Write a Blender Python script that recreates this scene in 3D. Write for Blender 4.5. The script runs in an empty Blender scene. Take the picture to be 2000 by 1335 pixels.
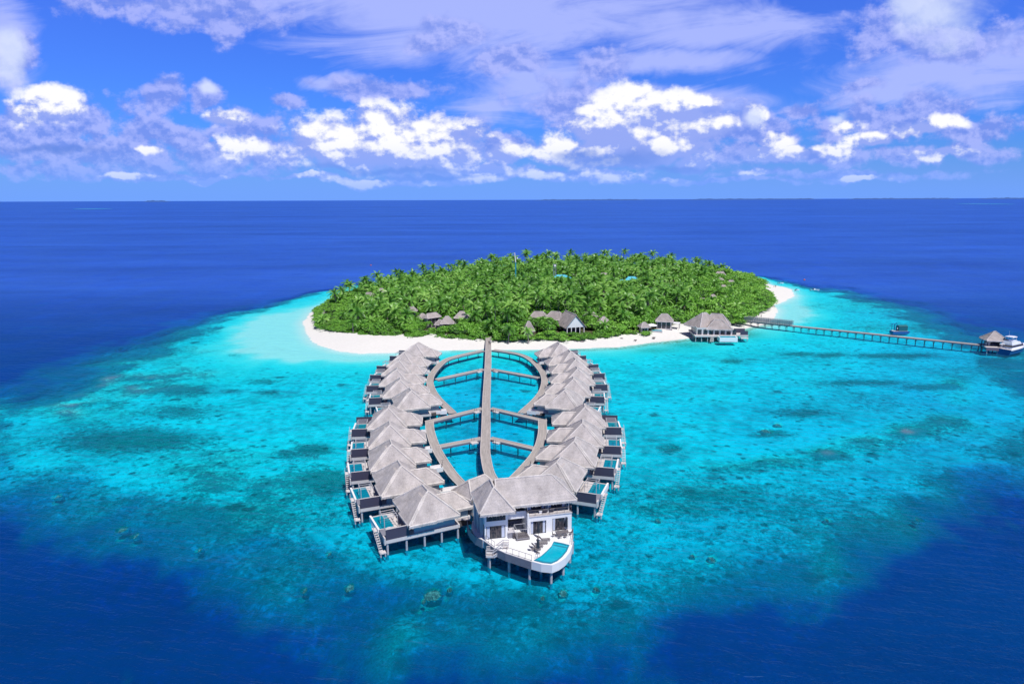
import bpy, math, random
import numpy as np
from mathutils import Vector, Matrix, noise
random.seed(7); rng = np.random.default_rng(7)
S = bpy.context.scene
COL = bpy.data.collections.new('scene'); S.collection.children.link(COL)
R = math.radians

# ------------------------------------------------------------------ camera
H = 60.0; F = 2000*24/36.0; PIT = R(11.85); ROLL = R(-0.2)
cd = bpy.data.cameras.new('camera'); cd.lens = 24; cd.sensor_width = 36; cd.clip_end = 90000; cd.clip_start = 1
cam = bpy.data.objects.new('camera', cd); COL.objects.link(cam); S.camera = cam
cam.matrix_world = Matrix.Translation((0, 0, H)) @ Matrix.Rotation(R(90)-PIT, 4, 'X') @ Matrix.Rotation(ROLL, 4, 'Z')
def ray(px, py):
    x = (px-1000)/F; y = -(py-667.5)/F
    c, s = math.cos(ROLL), math.sin(ROLL)
    x, y = c*x-s*y, s*x+c*y
    return (x, math.cos(PIT)+y*math.sin(PIT), -math.sin(PIT)+y*math.cos(PIT))
def P(px, py, z=0.0):            # surveyed ground position of something seen in the photograph, at height z
    d = ray(px, py); t = (z-H)/d[2]
    return (d[0]*t, d[1]*t)

S.view_settings.view_transform = 'Standard'; S.view_settings.look = 'None'
S.cycles.max_bounces = 6; S.cycles.diffuse_bounces = 2; S.cycles.glossy_bounces = 2; S.cycles.transmission_bounces = 2; S.cycles.transparent_max_bounces = 6
S.view_settings.exposure = 0; S.view_settings.gamma = 1

# ------------------------------------------------------------------ node helpers
class G:
    def __init__(s, tree): s.t = tree; s.n = tree.nodes; s.l = tree.links
    def node(s, typ, **kw):
        n = s.n.new(typ)
        for k, v in kw.items(): setattr(n, k, v)
        return n
    def put(s, sock, v):
        if v is None: return
        if hasattr(v, 'links'): s.l.new(v, sock)
        else: sock.default_value = v
    def m(s, op, a, b=None, c=None, clamp=False):
        n = s.node('ShaderNodeMath', operation=op, use_clamp=clamp)
        s.put(n.inputs[0], a); s.put(n.inputs[1], b); s.put(n.inputs[2], c)
        return n.outputs[0]
    def v(s, op, a, b=None, out=0):
        n = s.node('ShaderNodeVectorMath', operation=op)
        s.put(n.inputs[0], a)
        if op == 'SCALE': s.put(n.inputs[3], b)
        else: s.put(n.inputs[1], b)
        return n.outputs[1] if op == 'LENGTH' else n.outputs[0]
    def comb(s, x, y, z=0.0):
        n = s.node('ShaderNodeCombineXYZ')
        for i, q in enumerate((x, y, z)): s.put(n.inputs[i], q)
        return n.outputs[0]
    def sep(s, v):
        n = s.node('ShaderNodeSeparateXYZ'); s.put(n.inputs[0], v); return n.outputs
    def noise(s, vec, scale, detail=4, rough=.55, dist=0.0, col=False):
        n = s.node('ShaderNodeTexNoise'); s.put(n.inputs['Vector'], vec); n.inputs['Scale'].default_value = scale
        n.inputs['Detail'].default_value = detail; n.inputs['Roughness'].default_value = rough
        n.inputs['Distortion'].default_value = dist
        return n.outputs[1 if col else 0]
    def billow(s, vec, scale, detail=4, rough=.5):
        n = s.node('ShaderNodeTexVoronoi', feature='F1', voronoi_dimensions='2D', normalize=True); s.put(n.inputs['Vector'], vec); n.inputs['Scale'].default_value = scale
        n.inputs['Detail'].default_value = detail; n.inputs['Roughness'].default_value = rough
        return s.m('SUBTRACT', 1.0, n.outputs['Distance'])
    def step(s, x, a, b):        # smoothstep
        n = s.node('ShaderNodeMapRange', interpolation_type='SMOOTHSTEP')
        s.put(n.inputs[0], x); s.put(n.inputs[1], a); s.put(n.inputs[2], b)
        n.inputs[3].default_value = 0; n.inputs[4].default_value = 1
        return n.outputs[0]
    def mix(s, f, a, b, blend='MIX'):
        n = s.node('ShaderNodeMix', data_type='RGBA', blend_type=blend)
        s.put(n.inputs[0], f); s.put(n.inputs[6], a); s.put(n.inputs[7], b)
        return n.outputs[2]
def rgb(r, g, b): return (r, g, b, 1.0)
def newmat(name):
    m = bpy.data.materials.new(name); m.use_nodes = True
    g = G(m.node_tree); bs = g.n['Principled BSDF']; return m, g, bs
def simple(name, col, rough=.6, var=.12, scale=3.0, bump=0.0, bscale=30.0, metal=0.0, rnd=0.0, stretch=(1, 1, 1)):
    m, g, b = newmat(name)
    tc = g.node('ShaderNodeTexCoord').outputs['Object']
    tv = g.v('MULTIPLY', tc, stretch)
    n = g.noise(tv, scale, 5, .65)
    k = g.m('ADD', g.m('MULTIPLY', g.m('SUBTRACT', n, .5), 2*var*2), 1.0)
    if rnd:
        oi = g.node('ShaderNodeObjectInfo').outputs['Random']
        k = g.m('MULTIPLY', k, g.m('ADD', g.m('MULTIPLY', oi, rnd), 1-rnd/2))
    c = g.v('SCALE', (col[0], col[1], col[2]), k)
    g.put(b.inputs['Base Color'], c); b.inputs['Roughness'].default_value = rough; b.inputs['Metallic'].default_value = metal
    if bump:
        bn = g.node('ShaderNodeBump'); bn.inputs['Strength'].default_value = bump; bn.inputs['Distance'].default_value = .05
        g.put(bn.inputs['Height'], g.noise(tv, bscale, 3, .6)); g.put(b.inputs['Normal'], bn.outputs[0])
    return m

# ------------------------------------------------------------------ mesh builder
class MB:
    def __init__(s): s.v = []; s.f = []; s.uv = None
    def add(s, vs, fs):
        o = len(s.v); s.v += [tuple(p) for p in vs]; s.f += [tuple(i+o for i in f) for f in fs]
    def box(s, x0, x1, y0, y1, z0, z1):
        s.add([(x0,y0,z0),(x1,y0,z0),(x1,y1,z0),(x0,y1,z0),(x0,y0,z1),(x1,y0,z1),(x1,y1,z1),(x0,y1,z1)],
              [(0,3,2,1),(4,5,6,7),(0,1,5,4),(1,2,6,5),(2,3,7,6),(3,0,4,7)])
    def bar(s, p, q, w, h=None):
        h = h or w; p = Vector(p); q = Vector(q); d = (q-p)
        if d.length < 1e-6: return
        d.normalize(); up = Vector((0,0,1)) if abs(d.z) < .98 else Vector((0,1,0))
        a = d.cross(up).normalized()*w/2; b = a.cross(d).normalized()*h/2
        s.add([p-a-b,p+a-b,p+a+b,p-a+b,q-a-b,q+a-b,q+a+b,q-a+b],
              [(0,1,2,3),(7,6,5,4),(0,4,5,1),(1,5,6,2),(2,6,7,3),(3,7,4,0)])
    def tube(s, p, q, r0, r1=None, n=8):
        r1 = r0 if r1 is None else r1; p = Vector(p); q = Vector(q); d = (q-p).normalized()
        up = Vector((0,0,1)) if abs(d.z) < .98 else Vector((0,1,0))
        a = d.cross(up).normalized(); b = a.cross(d)
        vs = []
        for c, r in ((p, r0), (q, r1)):
            for k in range(n):
                t = 2*math.pi*k/n; vs.append(c+a*r*math.cos(t)+b*r*math.sin(t))
        fs = [(k,(k+1)%n,n+(k+1)%n,n+k) for k in range(n)]+[tuple(range(n))[::-1], tuple(range(n,2*n))]
        s.add(vs, fs)
    def prism(s, poly, z0, z1):
        n = len(poly)
        s.add([(x,y,z0) for x,y in poly]+[(x,y,z1) for x,y in poly],
              [tuple(range(n))[::-1], tuple(range(n,2*n))]+[(k,(k+1)%n,n+(k+1)%n,n+k) for k in range(n)])
    def lathe(s, prof, c=(0,0), n=10):
        vs = [(c[0]+r*math.cos(2*math.pi*k/n), c[1]+r*math.sin(2*math.pi*k/n), z) for r,z in prof for k in range(n)]
        fs = [(i*n+k, i*n+(k+1)%n, (i+1)*n+(k+1)%n, (i+1)*n+k) for i in range(len(prof)-1) for k in range(n)]
        fs += [tuple(range(n))[::-1], tuple(range((len(prof)-1)*n, len(prof)*n))]
        s.add(vs, fs)
    def blob(s, c, r, n=1, amp=.2, freq=1.0, seed=0):
        import bmesh
        bm = bmesh.new(); bmesh.ops.create_icosphere(bm, subdivisions=n, radius=1)
        vs = []
        for v in bm.verts:
            d = v.co.copy(); k = 1+amp*noise.noise(d*freq*1.7+Vector((seed*3.1, seed*1.7, 0)))*2
            vs.append((c[0]+d.x*r[0]*k, c[1]+d.y*r[1]*k, c[2]+d.z*r[2]*k))
        s.add(vs, [[v.index for v in f.verts] for f in bm.faces]); bm.free()
    def mesh(s, name, mat, mirror=False, smooth=False):
        me = bpy.data.meshes.new(name)
        v = [(-x,y,z) for x,y,z in s.v] if mirror else s.v
        f = [t[::-1] for t in s.f] if mirror else s.f
        me.from_pydata(v, [], f)
        if s.uv:
            uvl = me.uv_layers.new(name='UVMap')
            vi = np.empty(len(me.loops), dtype=np.int32); me.loops.foreach_get('vertex_index', vi)
            uvl.data.foreach_set('uv', np.array(s.uv, dtype=np.float32)[vi].ravel())
        if mat: me.materials.append(mat)
        if smooth: me.shade_smooth()
        return me
    def build(s, name, mat, parent=None, mirror=False, smooth=False, label=None):
        o = bpy.data.objects.new(name, s.mesh(name, mat, mirror, smooth)); COL.objects.link(o)
        if parent: o.parent = parent
        if label: o['label'] = label
        return o
def tag(o, label=None, cat=None, group=None, kind=None):
    for k, v in (('label', label), ('category', cat), ('group', group), ('kind', kind)):
        if v: o[k] = v
    return o
def empty(name, loc, rz=0, label=None, cat=None, group=None):
    o = bpy.data.objects.new(name, None); COL.objects.link(o); o.location = loc; o.rotation_euler = (0,0,rz)
    o.empty_display_size = .5
    return tag(o, label, cat, group)
KIDS = {}
def children(o): return list(o.children)
def copy_tree(o, parent=None, top=True):
    c = o.copy(); COL.objects.link(c)
    if parent: c.parent = parent
    for ch in children(o): copy_tree(ch, c, False)
    return c
def link_update(): bpy.context.view_layer.update()

# ------------------------------------------------------------------ materials
def thatch_mat(name, col, rnd=.1):
    m, g, b = newmat(name)
    tc = g.node('ShaderNodeTexCoord').outputs['Object']
    n1 = g.noise(g.v('MULTIPLY', tc, (1, 1, .6)), .55, 4, .6)
    n2 = g.noise(g.v('MULTIPLY', tc, (5, 5, 1.2)), 2.2, 4, .7)
    n3 = g.noise(tc, 14, 2, .6)
    lay = g.m('SINE', g.m('MULTIPLY', g.sep(tc)[2], 16.0))
    k = g.m('ADD', g.m('MULTIPLY', g.m('SUBTRACT', n1, .5), 1.0), 1.0)
    k = g.m('ADD', k, g.m('MULTIPLY', g.m('SUBTRACT', n2, .5), 1.3))
    k = g.m('ADD', k, g.m('MULTIPLY', g.m('SUBTRACT', n3, .5), .5))
    k = g.m('ADD', k, g.m('MULTIPLY', lay, .025))
    oi = g.node('ShaderNodeObjectInfo').outputs['Random']
    k = g.m('MULTIPLY', k, g.m('ADD', g.m('MULTIPLY', oi, rnd), 1-rnd/2))
    g.put(b.inputs['Base Color'], g.v('SCALE', col, k)); b.inputs['Roughness'].default_value = .95
    b.inputs['Specular IOR Level'].default_value = .2
    bn = g.node('ShaderNodeBump'); bn.inputs['Strength'].default_value = .7; bn.inputs['Distance'].default_value = .12
    g.put(bn.inputs['Height'], g.m('ADD', n2, g.m('MULTIPLY', n1, 1.5))); g.put(b.inputs['Normal'], bn.outputs[0])
    return m
M = {}
M['thatch'] = thatch_mat('thatch', (.45, .415, .405))
M['thatch_edge'] = thatch_mat('thatch_edge', (.60, .56, .53), .04)
M['thatch_old'] = thatch_mat('thatch_weathered', (.34, .30, .285), .2)
M['thatch_old_edge'] = thatch_mat('thatch_weathered_edge', (.50, .455, .45), .1)
M['fascia'] = simple('pale_fascia', (.60, .56, .545), .7, .16, 2.5, stretch=(1, 1, 6))
M['white'] = simple('white_render', (.80, .80, .80), .6, .03, 1.5)
M['shade_blue'] = simple('shade_blue_wall', (.34, .44, .49), .7, .06, 1.2)  # bluish shade under the eaves is put into this wall colour
M['navy'] = simple('dark_screen', (.055, .05, .085), .6, .12, 8, stretch=(4, 4, 1))
M['pile'] = simple('concrete_pile', (.42, .40, .42), .8, .3, 2)
M['darkpile'] = simple('dark_timber_pile', (.05, .065, .09), .8, .3, 2)
M['under'] = simple('bounce_blocker_dark', (.035, .035, .04), .9, .2, 3)  # near-black, for slabs added to absorb light bounced beneath the platforms
M['beam'] = simple('dark_beam', (.15, .13, .18), .8, .2, 3)
M['rail'] = simple('pale_rail', (.48, .48, .50), .5, .05, 5)
M['darkrail'] = simple('dark_rail', (.05, .05, .06), .4, .05, 5)
M['slat'] = simple('grey_slats', (.22, .22, .26), .7, .25, 3, stretch=(.4, .4, 9))
M['deckwood'] = simple('weathered_deck', (.52, .48, .46), .8, .2, 2.5, stretch=(6, .5, 1))
M['furn'] = simple('grey_wicker', (.16, .145, .155), .8, .25, 9)
M['cushion'] = simple('pale_cushion', (.5, .48, .5), .9, .06, 4)
M['umb'] = simple('dark_umbrella', (.02, .03, .045), .8, .1, 4)
M['steel'] = simple('steel', (.45, .46, .48), .35, .08, 5, metal=.7)
M['blueroof'] = simple('turquoise_roof', (.10, .50, .62), .5, .06, 1.0, stretch=(1, 1, .2))
M['rock'] = simple('beach_rock', (.16, .13, .13), .9, .4, 2, .5, 8)
M['trunk'] = simple('palm_trunk', (.26, .22, .22), .9, .25, 5, stretch=(1, 1, 5), rnd=.3)
M['hull'] = simple('white_hull', (.82, .83, .85), .25, .02, 1)
M['bluehull'] = simple('blue_hull', (.02, .10, .30), .35, .05, 1)
M['green'] = simple('green_tarp', (.01, .12, .14), .6, .1, 3)
M['curtain'] = simple('curtain', (.60, .66, .80), .9, .12, 6, stretch=(6, 6, .3))
M['skin'] = simple('skin', (.35, .2, .13), .6, .03, 3)
M['skyblue'] = simple('turquoise_paint', (.04, .38, .5), .4, .05, 1)
M['orange'] = simple('orange_float', (.7, .15, .02), .4, .05, 1)
def glassmat():
    m, g, b = newmat('dark_window_glass')
    tc = g.node('ShaderNodeTexCoord').outputs['Object']
    n = g.noise(g.v('MULTIPLY', tc, (3, 3, .7)), 1.6, 3, .6)
    g.put(b.inputs['Base Color'], g.mix(g.step(n, .4, .65), rgb(.012, .02, .035), rgb(.10, .085, .09)))
    b.inputs['Roughness'].default_value = .08; return m
M['glass'] = glassmat()
def poolmat(k=1.0):
    m, g, b = newmat('pool_water')
    tc = g.node('ShaderNodeTexCoord').outputs['Object']
    n = g.noise(tc, 1.2, 4, .6)
    g.put(b.inputs['Base Color'], g.mix(n, rgb(.0, .29*k, .42*k), rgb(.0, .48*k, .60*k)))
    b.inputs['Roughness'].default_value = .08
    bn = g.node('ShaderNodeBump'); bn.inputs['Strength'].default_value = .25; bn.inputs['Distance'].default_value = .05
    g.put(bn.inputs['Height'], g.noise(tc, 5, 3)); g.put(b.inputs['Normal'], bn.outputs[0])
    return m
M['pool'] = poolmat(1.05); M['plunge'] = poolmat(.62)
def tilemat():
    m = simple('pool_tile', (.01, .20, .30), .3, .1, 6); return m
M['tile'] = tilemat()
def boardmat():
    m, g, b = newmat('boardwalk_planks')
    uv = g.node('ShaderNodeUVMap').outputs[0]; x, y, _ = g.sep(uv)
    n = g.noise(g.comb(g.m('MULTIPLY', x, 9.0), g.m('MULTIPLY', y, .35), 0), 1.0, 5, .7)
    n2 = g.noise(g.comb(g.m('MULTIPLY', x, 2.0), g.m('MULTIPLY', y, .12), 4.0), 1.0, 3, .6)
    wv = g.m('FRACT', g.m('MULTIPLY', x, 1.9)); line = g.step(wv, .93, .99)
    seam = g.step(g.m('FRACT', g.m('MULTIPLY', y, .24)), .965, .985)
    k = g.m('ADD', .86, g.m('MULTIPLY', g.m('SUBTRACT', n, .5), 1.1))
    k = g.m('ADD', k, g.m('MULTIPLY', g.m('SUBTRACT', n2, .5), .7))
    k = g.m('MULTIPLY', k, g.m('SUBTRACT', 1.0, g.m('MULTIPLY', line, .3)))
    k = g.m('MULTIPLY', k, g.m('SUBTRACT', 1.0, g.m('MULTIPLY', seam, .12)))
    g.put(b.inputs['Base Color'], g.v('SCALE', (.43, .39, .36), k)); b.inputs['Roughness'].default_value = .8
    return m
M['boards'] = boardmat()
def leafmat(name, c1, c2, c3, rough=.5):
    m, g, b = newmat(name)
    tc = g.node('ShaderNodeTexCoord').outputs['Object']
    oi = g.node('ShaderNodeObjectInfo').outputs['Random']
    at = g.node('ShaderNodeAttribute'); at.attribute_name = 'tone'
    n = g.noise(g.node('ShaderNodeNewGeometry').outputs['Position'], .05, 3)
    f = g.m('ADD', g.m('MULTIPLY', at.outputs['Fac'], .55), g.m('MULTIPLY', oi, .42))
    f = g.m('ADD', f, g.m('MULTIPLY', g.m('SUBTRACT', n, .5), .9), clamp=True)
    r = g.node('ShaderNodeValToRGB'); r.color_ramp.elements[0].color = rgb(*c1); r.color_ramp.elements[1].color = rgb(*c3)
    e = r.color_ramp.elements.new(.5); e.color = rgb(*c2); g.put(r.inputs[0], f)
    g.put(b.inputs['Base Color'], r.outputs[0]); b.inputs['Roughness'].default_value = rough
    b.inputs['Specular IOR Level'].default_value = .4
    tr = g.node('ShaderNodeBsdfTranslucent'); g.put(tr.inputs[0], g.v('SCALE', r.outputs[0], 1.3))
    mx = g.node('ShaderNodeMixShader'); mx.inputs[0].default_value = .22
    g.l.new(b.outputs[0], mx.inputs[1]); g.l.new(tr.outputs[0], mx.inputs[2])
    g.l.new(mx.outputs[0], g.n['Material Output'].inputs[0])
    return m
M['frond'] = leafmat('palm_frond', (.036, .13, .019), (.145, .36, .048), (.40, .66, .15), .38)
M['leaf'] = leafmat('broad_leaf', (.07, .21, .023), (.155, .39, .042), (.29, .57, .08), .5)
M['deadfrond'] = simple('dry_frond', (.28, .22, .18), .8, .2, 3)
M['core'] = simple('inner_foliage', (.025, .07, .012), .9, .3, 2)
# ------------------------------------------------------------------ sun + sky
SUN_EL, SUN_AZ = R(62), R(35)      # from behind the camera, 35 deg towards the right
sx, sy, sz = math.sin(SUN_AZ)*math.cos(SUN_EL), -math.cos(SUN_AZ)*math.cos(SUN_EL), math.sin(SUN_EL)
ld = bpy.data.lights.new('sun', 'SUN'); ld.energy = 4.7; ld.angle = R(.5); ld.color = (1.0, .965, .94)
lo = bpy.data.objects.new('sun', ld); COL.objects.link(lo); lo.location = (50, -50, 200)
lo.rotation_euler = Vector((sx, sy, sz)).to_track_quat('Z', 'Y').to_euler()

def sky():
    w = bpy.data.worlds.new('World'); S.world = w; w.use_nodes = True
    def sn(vec, *a, **k):
        o = g.noise(vec, *a, **k); o.node.noise_dimensions = '2D'; return o
    g = G(w.node_tree); bg = g.n['Background']
    st = g.node('ShaderNodeTexSky', sky_type='NISHITA'); st.sun_disc = False
    st.sun_elevation = SUN_EL; st.sun_rotation = math.atan2(sx, sy); st.air_density = 1.0; st.dust_density = .3; st.ozone_density = 2.5
    d = g.node('ShaderNodeTexCoord').outputs['Generated']
    x, y, z = g.sep(d)
    ya = g.m('MAXIMUM', g.m('ABSOLUTE', y), .12)
    u = g.m('DIVIDE', x, ya); v = g.m('DIVIDE', z, ya)
    # deep blue above, lighter towards the sea; unseen zenith darkened to cut fill light
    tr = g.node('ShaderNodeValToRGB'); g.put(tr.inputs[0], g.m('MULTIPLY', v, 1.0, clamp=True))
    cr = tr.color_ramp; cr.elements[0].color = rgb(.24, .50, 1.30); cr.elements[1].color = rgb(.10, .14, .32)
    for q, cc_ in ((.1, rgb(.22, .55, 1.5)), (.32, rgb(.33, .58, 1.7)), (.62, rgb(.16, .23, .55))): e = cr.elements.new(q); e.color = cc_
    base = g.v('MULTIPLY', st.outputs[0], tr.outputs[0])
    Pv = g.comb(u, v, 0)
    warp = g.v('SCALE', g.v('SUBTRACT', sn(Pv, 9, 4, .6, col=True), (.5, .5, .5)), .04)
    Pw = g.v('ADD', Pv, warp)
    def field(blobs, Q):
        acc = None
        for (px, py, rx, ry) in blobs:
            a = ray(px, py); cu, cv = a[0]/a[1], a[2]/a[1]
            L = g.v('LENGTH', g.v('MULTIPLY', g.v('SUBTRACT', Q, (cu, cv, 0)), (F*.95/rx, F*.95/ry, 0)))
            acc = L if acc is None else g.m('MINIMUM', acc, L)
        return g.m('SUBTRACT', 1.0, acc)
    # --- high thin veil, streaked
    rot = g.comb(g.m('ADD', g.m('MULTIPLY', u, .97), g.m('MULTIPLY', v, .9)), g.m('SUBTRACT', g.m('MULTIPLY', v, 4.5), g.m('MULTIPLY', u, .75)), 0)
    ns = sn(rot, 4.5, 6, .62, .6)
    veil = field([(640,-20,430,75),(980,40,430,100),(1000,-30,500,110),(1380,60,330,60),(1300,120,300,40),(1880,150,300,60),(2000,90,220,60),(1760,185,160,30),
                  (0,60,90,120),(1050,170,220,90),(660,165,90,22),(960,210,110,40),(1250,200,300,40)], Pw)
    vd = g.step(g.m('ADD', veil, g.m('MULTIPLY', g.m('SUBTRACT', ns, .5), 1.5)), .05, .75)
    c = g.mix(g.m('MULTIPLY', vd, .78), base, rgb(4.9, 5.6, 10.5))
    Pn = g.v('MULTIPLY', Pv, (1, 1.45, 0)); nf = sn(Pn, 22, 10, .62)
    nf2 = sn(g.v('ADD', Pn, (.004, .012, 0)), 22, 10, .62)
    bl = g.billow(Pn, 13, 4, .5); bl2 = g.billow(g.v('ADD', Pn, (.0035, .0085, 0)), 13, 4, .5); rb = g.m('SUBTRACT', bl, bl2)
    nm = sn(Pn, 11, 8, .58, .3); nm2 = sn(g.v('ADD', Pn, (.010, .028, 0)), 11, 8, .58, .3)
    relief2 = g.m('SUBTRACT', nm, nm2)
    relief = g.m('SUBTRACT', nf, nf2)
    # --- lavender clouds in their own shade
    lav = field([(150,235,150,60),(60,265,190,60),(330,265,150,50),(310,195,60,45),(400,190,40,35),(470,250,110,45),(200,300,330,52),(480,300,150,56),(120,330,240,22),(1000,290,130,40),(1430,300,120,40),(300,345,360,12),(1000,340,330,13),(1620,338,330,13),(700,352,300,8),(1400,352,320,8),(1900,300,120,25),(560,200,40,16),(20,110,60,70),(440,45,160,45),(350,10,250,40),
                 (1100,205,110,80),(1180,130,90,60),(1230,290,200,50),(1400,250,110,60),(1330,230,120,70),(1480,260,110,45),(1700,240,180,50),(1830,215,110,45),(1900,255,110,40),(1840,80,160,60),
                 (1730,60,110,70),(900,60,110,40),(850,80,90,30),(1000,115,90,35),(760,275,200,65),(880,265,110,45),(640,280,160,50),(1690,170,50,16),(1600,300,190,25),(1750,300,150,25),(740,180,170,30),(1560,215,60,20)], Pw)
    ld_ = g.step(g.m('ADD', g.m('ADD', lav, g.m('MULTIPLY', g.m('SUBTRACT', nf, .5), 1.3)), g.m('MULTIPLY', g.m('SUBTRACT', nm, .5), .9)), .12, .60)
    lc = g.mix(g.m('ADD', .5, g.m('MULTIPLY', relief, 4.5), clamp=True), rgb(2.0, 3.0, 8.6), rgb(4.3, 4.9, 10.0))
    c = g.mix(g.m('MULTIPLY', ld_, .85), c, lc)
    # --- bright cumulus
    cum = field([(95,202,66,40),(60,225,40,26),(640,262,100,46),(745,255,90,52),(850,275,115,44),(720,300,200,44),(840,305,150,36),(440,230,50,20),(475,290,55,32),
                 (1245,205,90,48),(1335,205,62,34),(1190,245,110,46),(1300,245,150,50),(1230,285,190,44),(1095,275,60,34),(1060,305,36,20),(1385,205,18,14),(1470,235,24,22),
                 (1510,275,35,18),(1490,300,50,16),(1540,298,40,14),(250,343,60,8),(400,350,40,6),(600,350,46,7),(1320,347,40,7),(1480,340,46,8),(1690,345,60,7),(1660,245,34,18),(1690,275,60,14),(1625,290,50,16),(1855,235,45,18),(1800,250,60,14),(1300,300,45,22),(1350,318,40,18),
                 (300,293,26,10),(700,355,80,10),(850,352,40,8),(930,350,60,9),(1070,345,45,12),(1180,345,70,14),(1030,335,30,14),(1840,300,60,10),
                 (1000,298,60,20),(960,330,60,14)], Pw)
    cf = g.m('ADD', g.m('ADD', cum, g.m('MULTIPLY', g.m('SUBTRACT', nf, .5), .95)), g.m('ADD', g.m('MULTIPLY', g.m('SUBTRACT', nm, .5), .55), g.m('MULTIPLY', g.m('SUBTRACT', bl, .60), .6)))
    cdn = g.step(cf, .0, .50)
    shade = field([(700,322,250,40),(850,330,220,34),(1240,290,220,52),(1400,275,130,60),(1130,300,90,34),(560,300,60,60),(930,300,90,50),(700,270,45,30),(830,278,50,12),(1800,285,130,16),(1520,320,110,12),(1700,300,110,16),(80,255,60,22),(470,318,60,14)], Pw)
    sh = g.step(g.m('ADD', shade, g.m('MULTIPLY', g.m('SUBTRACT', nm, .5), 1.8)), -.05, .75)
    bright = field([(250,341,50,7),(600,348,40,6),(1480,338,40,7),(1690,343,50,6),(95,188,66,30),(640,242,70,28),(745,236,66,38),(855,256,76,28),(1250,182,90,34),(1340,188,56,26),(1160,225,55,22),(440,218,50,16),(475,278,42,18),(1510,267,28,11),(1660,238,34,15),(1690,268,50,10),(1855,228,44,14),(1300,293,44,15),(700,288,70,22),(800,300,60,16),(1062,300,32,13),(700,350,70,8),(930,346,50,7),(1072,342,38,10),(1180,341,60,10),(300,288,26,10),(1095,262,44,18),(1625,285,44,10),(1540,292,30,9),(1385,200,20,14)], Pw)
    br = g.step(g.m('ADD', bright, g.m('MULTIPLY', g.m('SUBTRACT', nf, .5), 1.2)), -.35, .50)
    lit = g.m('ADD', g.m('ADD', g.m('ADD', g.m('ADD', .10, g.m('MULTIPLY', br, .72)), g.m('MULTIPLY', relief2, 3.2)), g.m('ADD', g.m('MULTIPLY', relief, 3.0), g.m('ADD', g.m('MULTIPLY', rb, 5.0), g.m('MULTIPLY', cum, .16)))), g.m('MULTIPLY', sh, -.30), clamp=True)
    cc = g.mix(lit, rgb(3.1, 4.1, 9.3), rgb(10.0, 10.0, 10.2))
    c = g.mix(cdn, c, cc)
    soft = field([(1830,28,105,68),(12,105,42,75),(404,172,22,15),(1790,10,60,60),(1470,238,18,17),(1640,228,30,14)], Pw)
    sd_ = g.step(g.m('ADD', soft, g.m('MULTIPLY', g.m('SUBTRACT', nm, .5), 1.2)), .0, .8)
    c = g.mix(g.m('MULTIPLY', sd_, .8), c, rgb(7.2, 8.0, 10.3))
    # --- dark flat base under the large cumulus
    dk = field([(1200,314,130,22),(1130,300,70,16),(1330,325,90,9),(740,333,190,8),(110,292,120,9),(830,343,160,6)], Pw)
    c = g.mix(g.m('MULTIPLY', g.step(g.m('ADD', dk, g.m('MULTIPLY', g.m('SUBTRACT', nm, .5), .8)), .0, .8), .7), c, rgb(1.3, 2.5, 7.6))
    # --- pale air just above the sea
    c = g.mix(g.m('MULTIPLY', g.m('SUBTRACT', 1.0, g.step(v, -.005, .085)), .85), c, rgb(1.75, 3.9, 10.6))
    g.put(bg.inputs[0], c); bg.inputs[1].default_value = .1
    w.cycles.sampling_method = 'MANUAL'; w.cycles.sample_map_resolution = 256
sky()

# ------------------------------------------------------------------ coast, reef, depth
def polyv(pts, z=0): return np.array([P(a, b, 1.3 if b > 590 else 0) for a, b in pts])
def poly(pts, z=0): return np.array([P(a, b, z) for a, b in pts])
SAND = poly([(592,632),(594,648),(606,664),(626,676),(660,686),(700,690),(760,689),(850,685),(945,682),(1060,683),(1130,681),(1210,677),(1262,671),(1325,664),(1365,659),(1400,655),(1440,648),(1463,640),
  (1500,632),(1512,622),(1520,606),(1512,596),(1532,588),(1552,577),(1548,566),(1530,560),(1505,556),(1490,548),(1470,542),(1400,535),(1300,530),(1200,528),(1100,528),(1000,530),(900,538),(820,550),(740,563),(690,572),(655,584),(625,598),(604,613)])
VEG = polyv([(640,598),(622,609),(620,625),(624,638),(660,647),(700,652),(730,656),(790,656),(820,659),(843,648),(868,660),(950,662),(1000,666),(1030,662),(1100,665),(1150,662),(1200,656),(1235,652),(1262,653),(1300,644),(1325,638),(1345,628),(1400,628),
  (1440,634),(1462,624),(1475,612),(1496,603),(1504,592),(1500,580),(1490,573),(1493,565),(1488,556),(1470,548),(1400,540),(1300,536),(1200,534),(1100,534),(1000,536),(900,543),(820,556),(740,568),(690,577),(655,588)], 0)
OUTER = poly([(-420,830),(-150,775),(0,726),(150,674),(300,630),(450,594),(560,575),(640,560),(720,545),(850,527),(1000,520),(1200,517),(1400,525),(1490,537),(1560,545),(1650,556),(1750,574),(1850,594),(1930,618),(2000,640),(2150,675),(2350,730),(2420,820),(2300,960),
  (2080,1010),(1940,1080),(1790,1170),(1640,1270),(1480,1350),(1310,1430),(1100,1480),(850,1470),(640,1350),(460,1290),(310,1210),(150,1130),(0,1070),(-200,1020),(-400,950)])
INNER = poly([(150,778),(290,708),(430,650),(535,606),(620,576),(720,556),(850,538),(1000,531),(1200,528),(1400,533),(1500,546),(1580,566),(1680,596),(1770,628),(1840,664),(1900,714),(1950,770),(1960,825),(1900,868),(1800,912),(1700,958),(1590,1008),(1460,1062),
  (1320,1108),(1150,1125),(950,1135),(810,1110),(680,1065),(550,1025),(405,970),(270,922),(140,888),(50,860),(60,815)])
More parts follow.
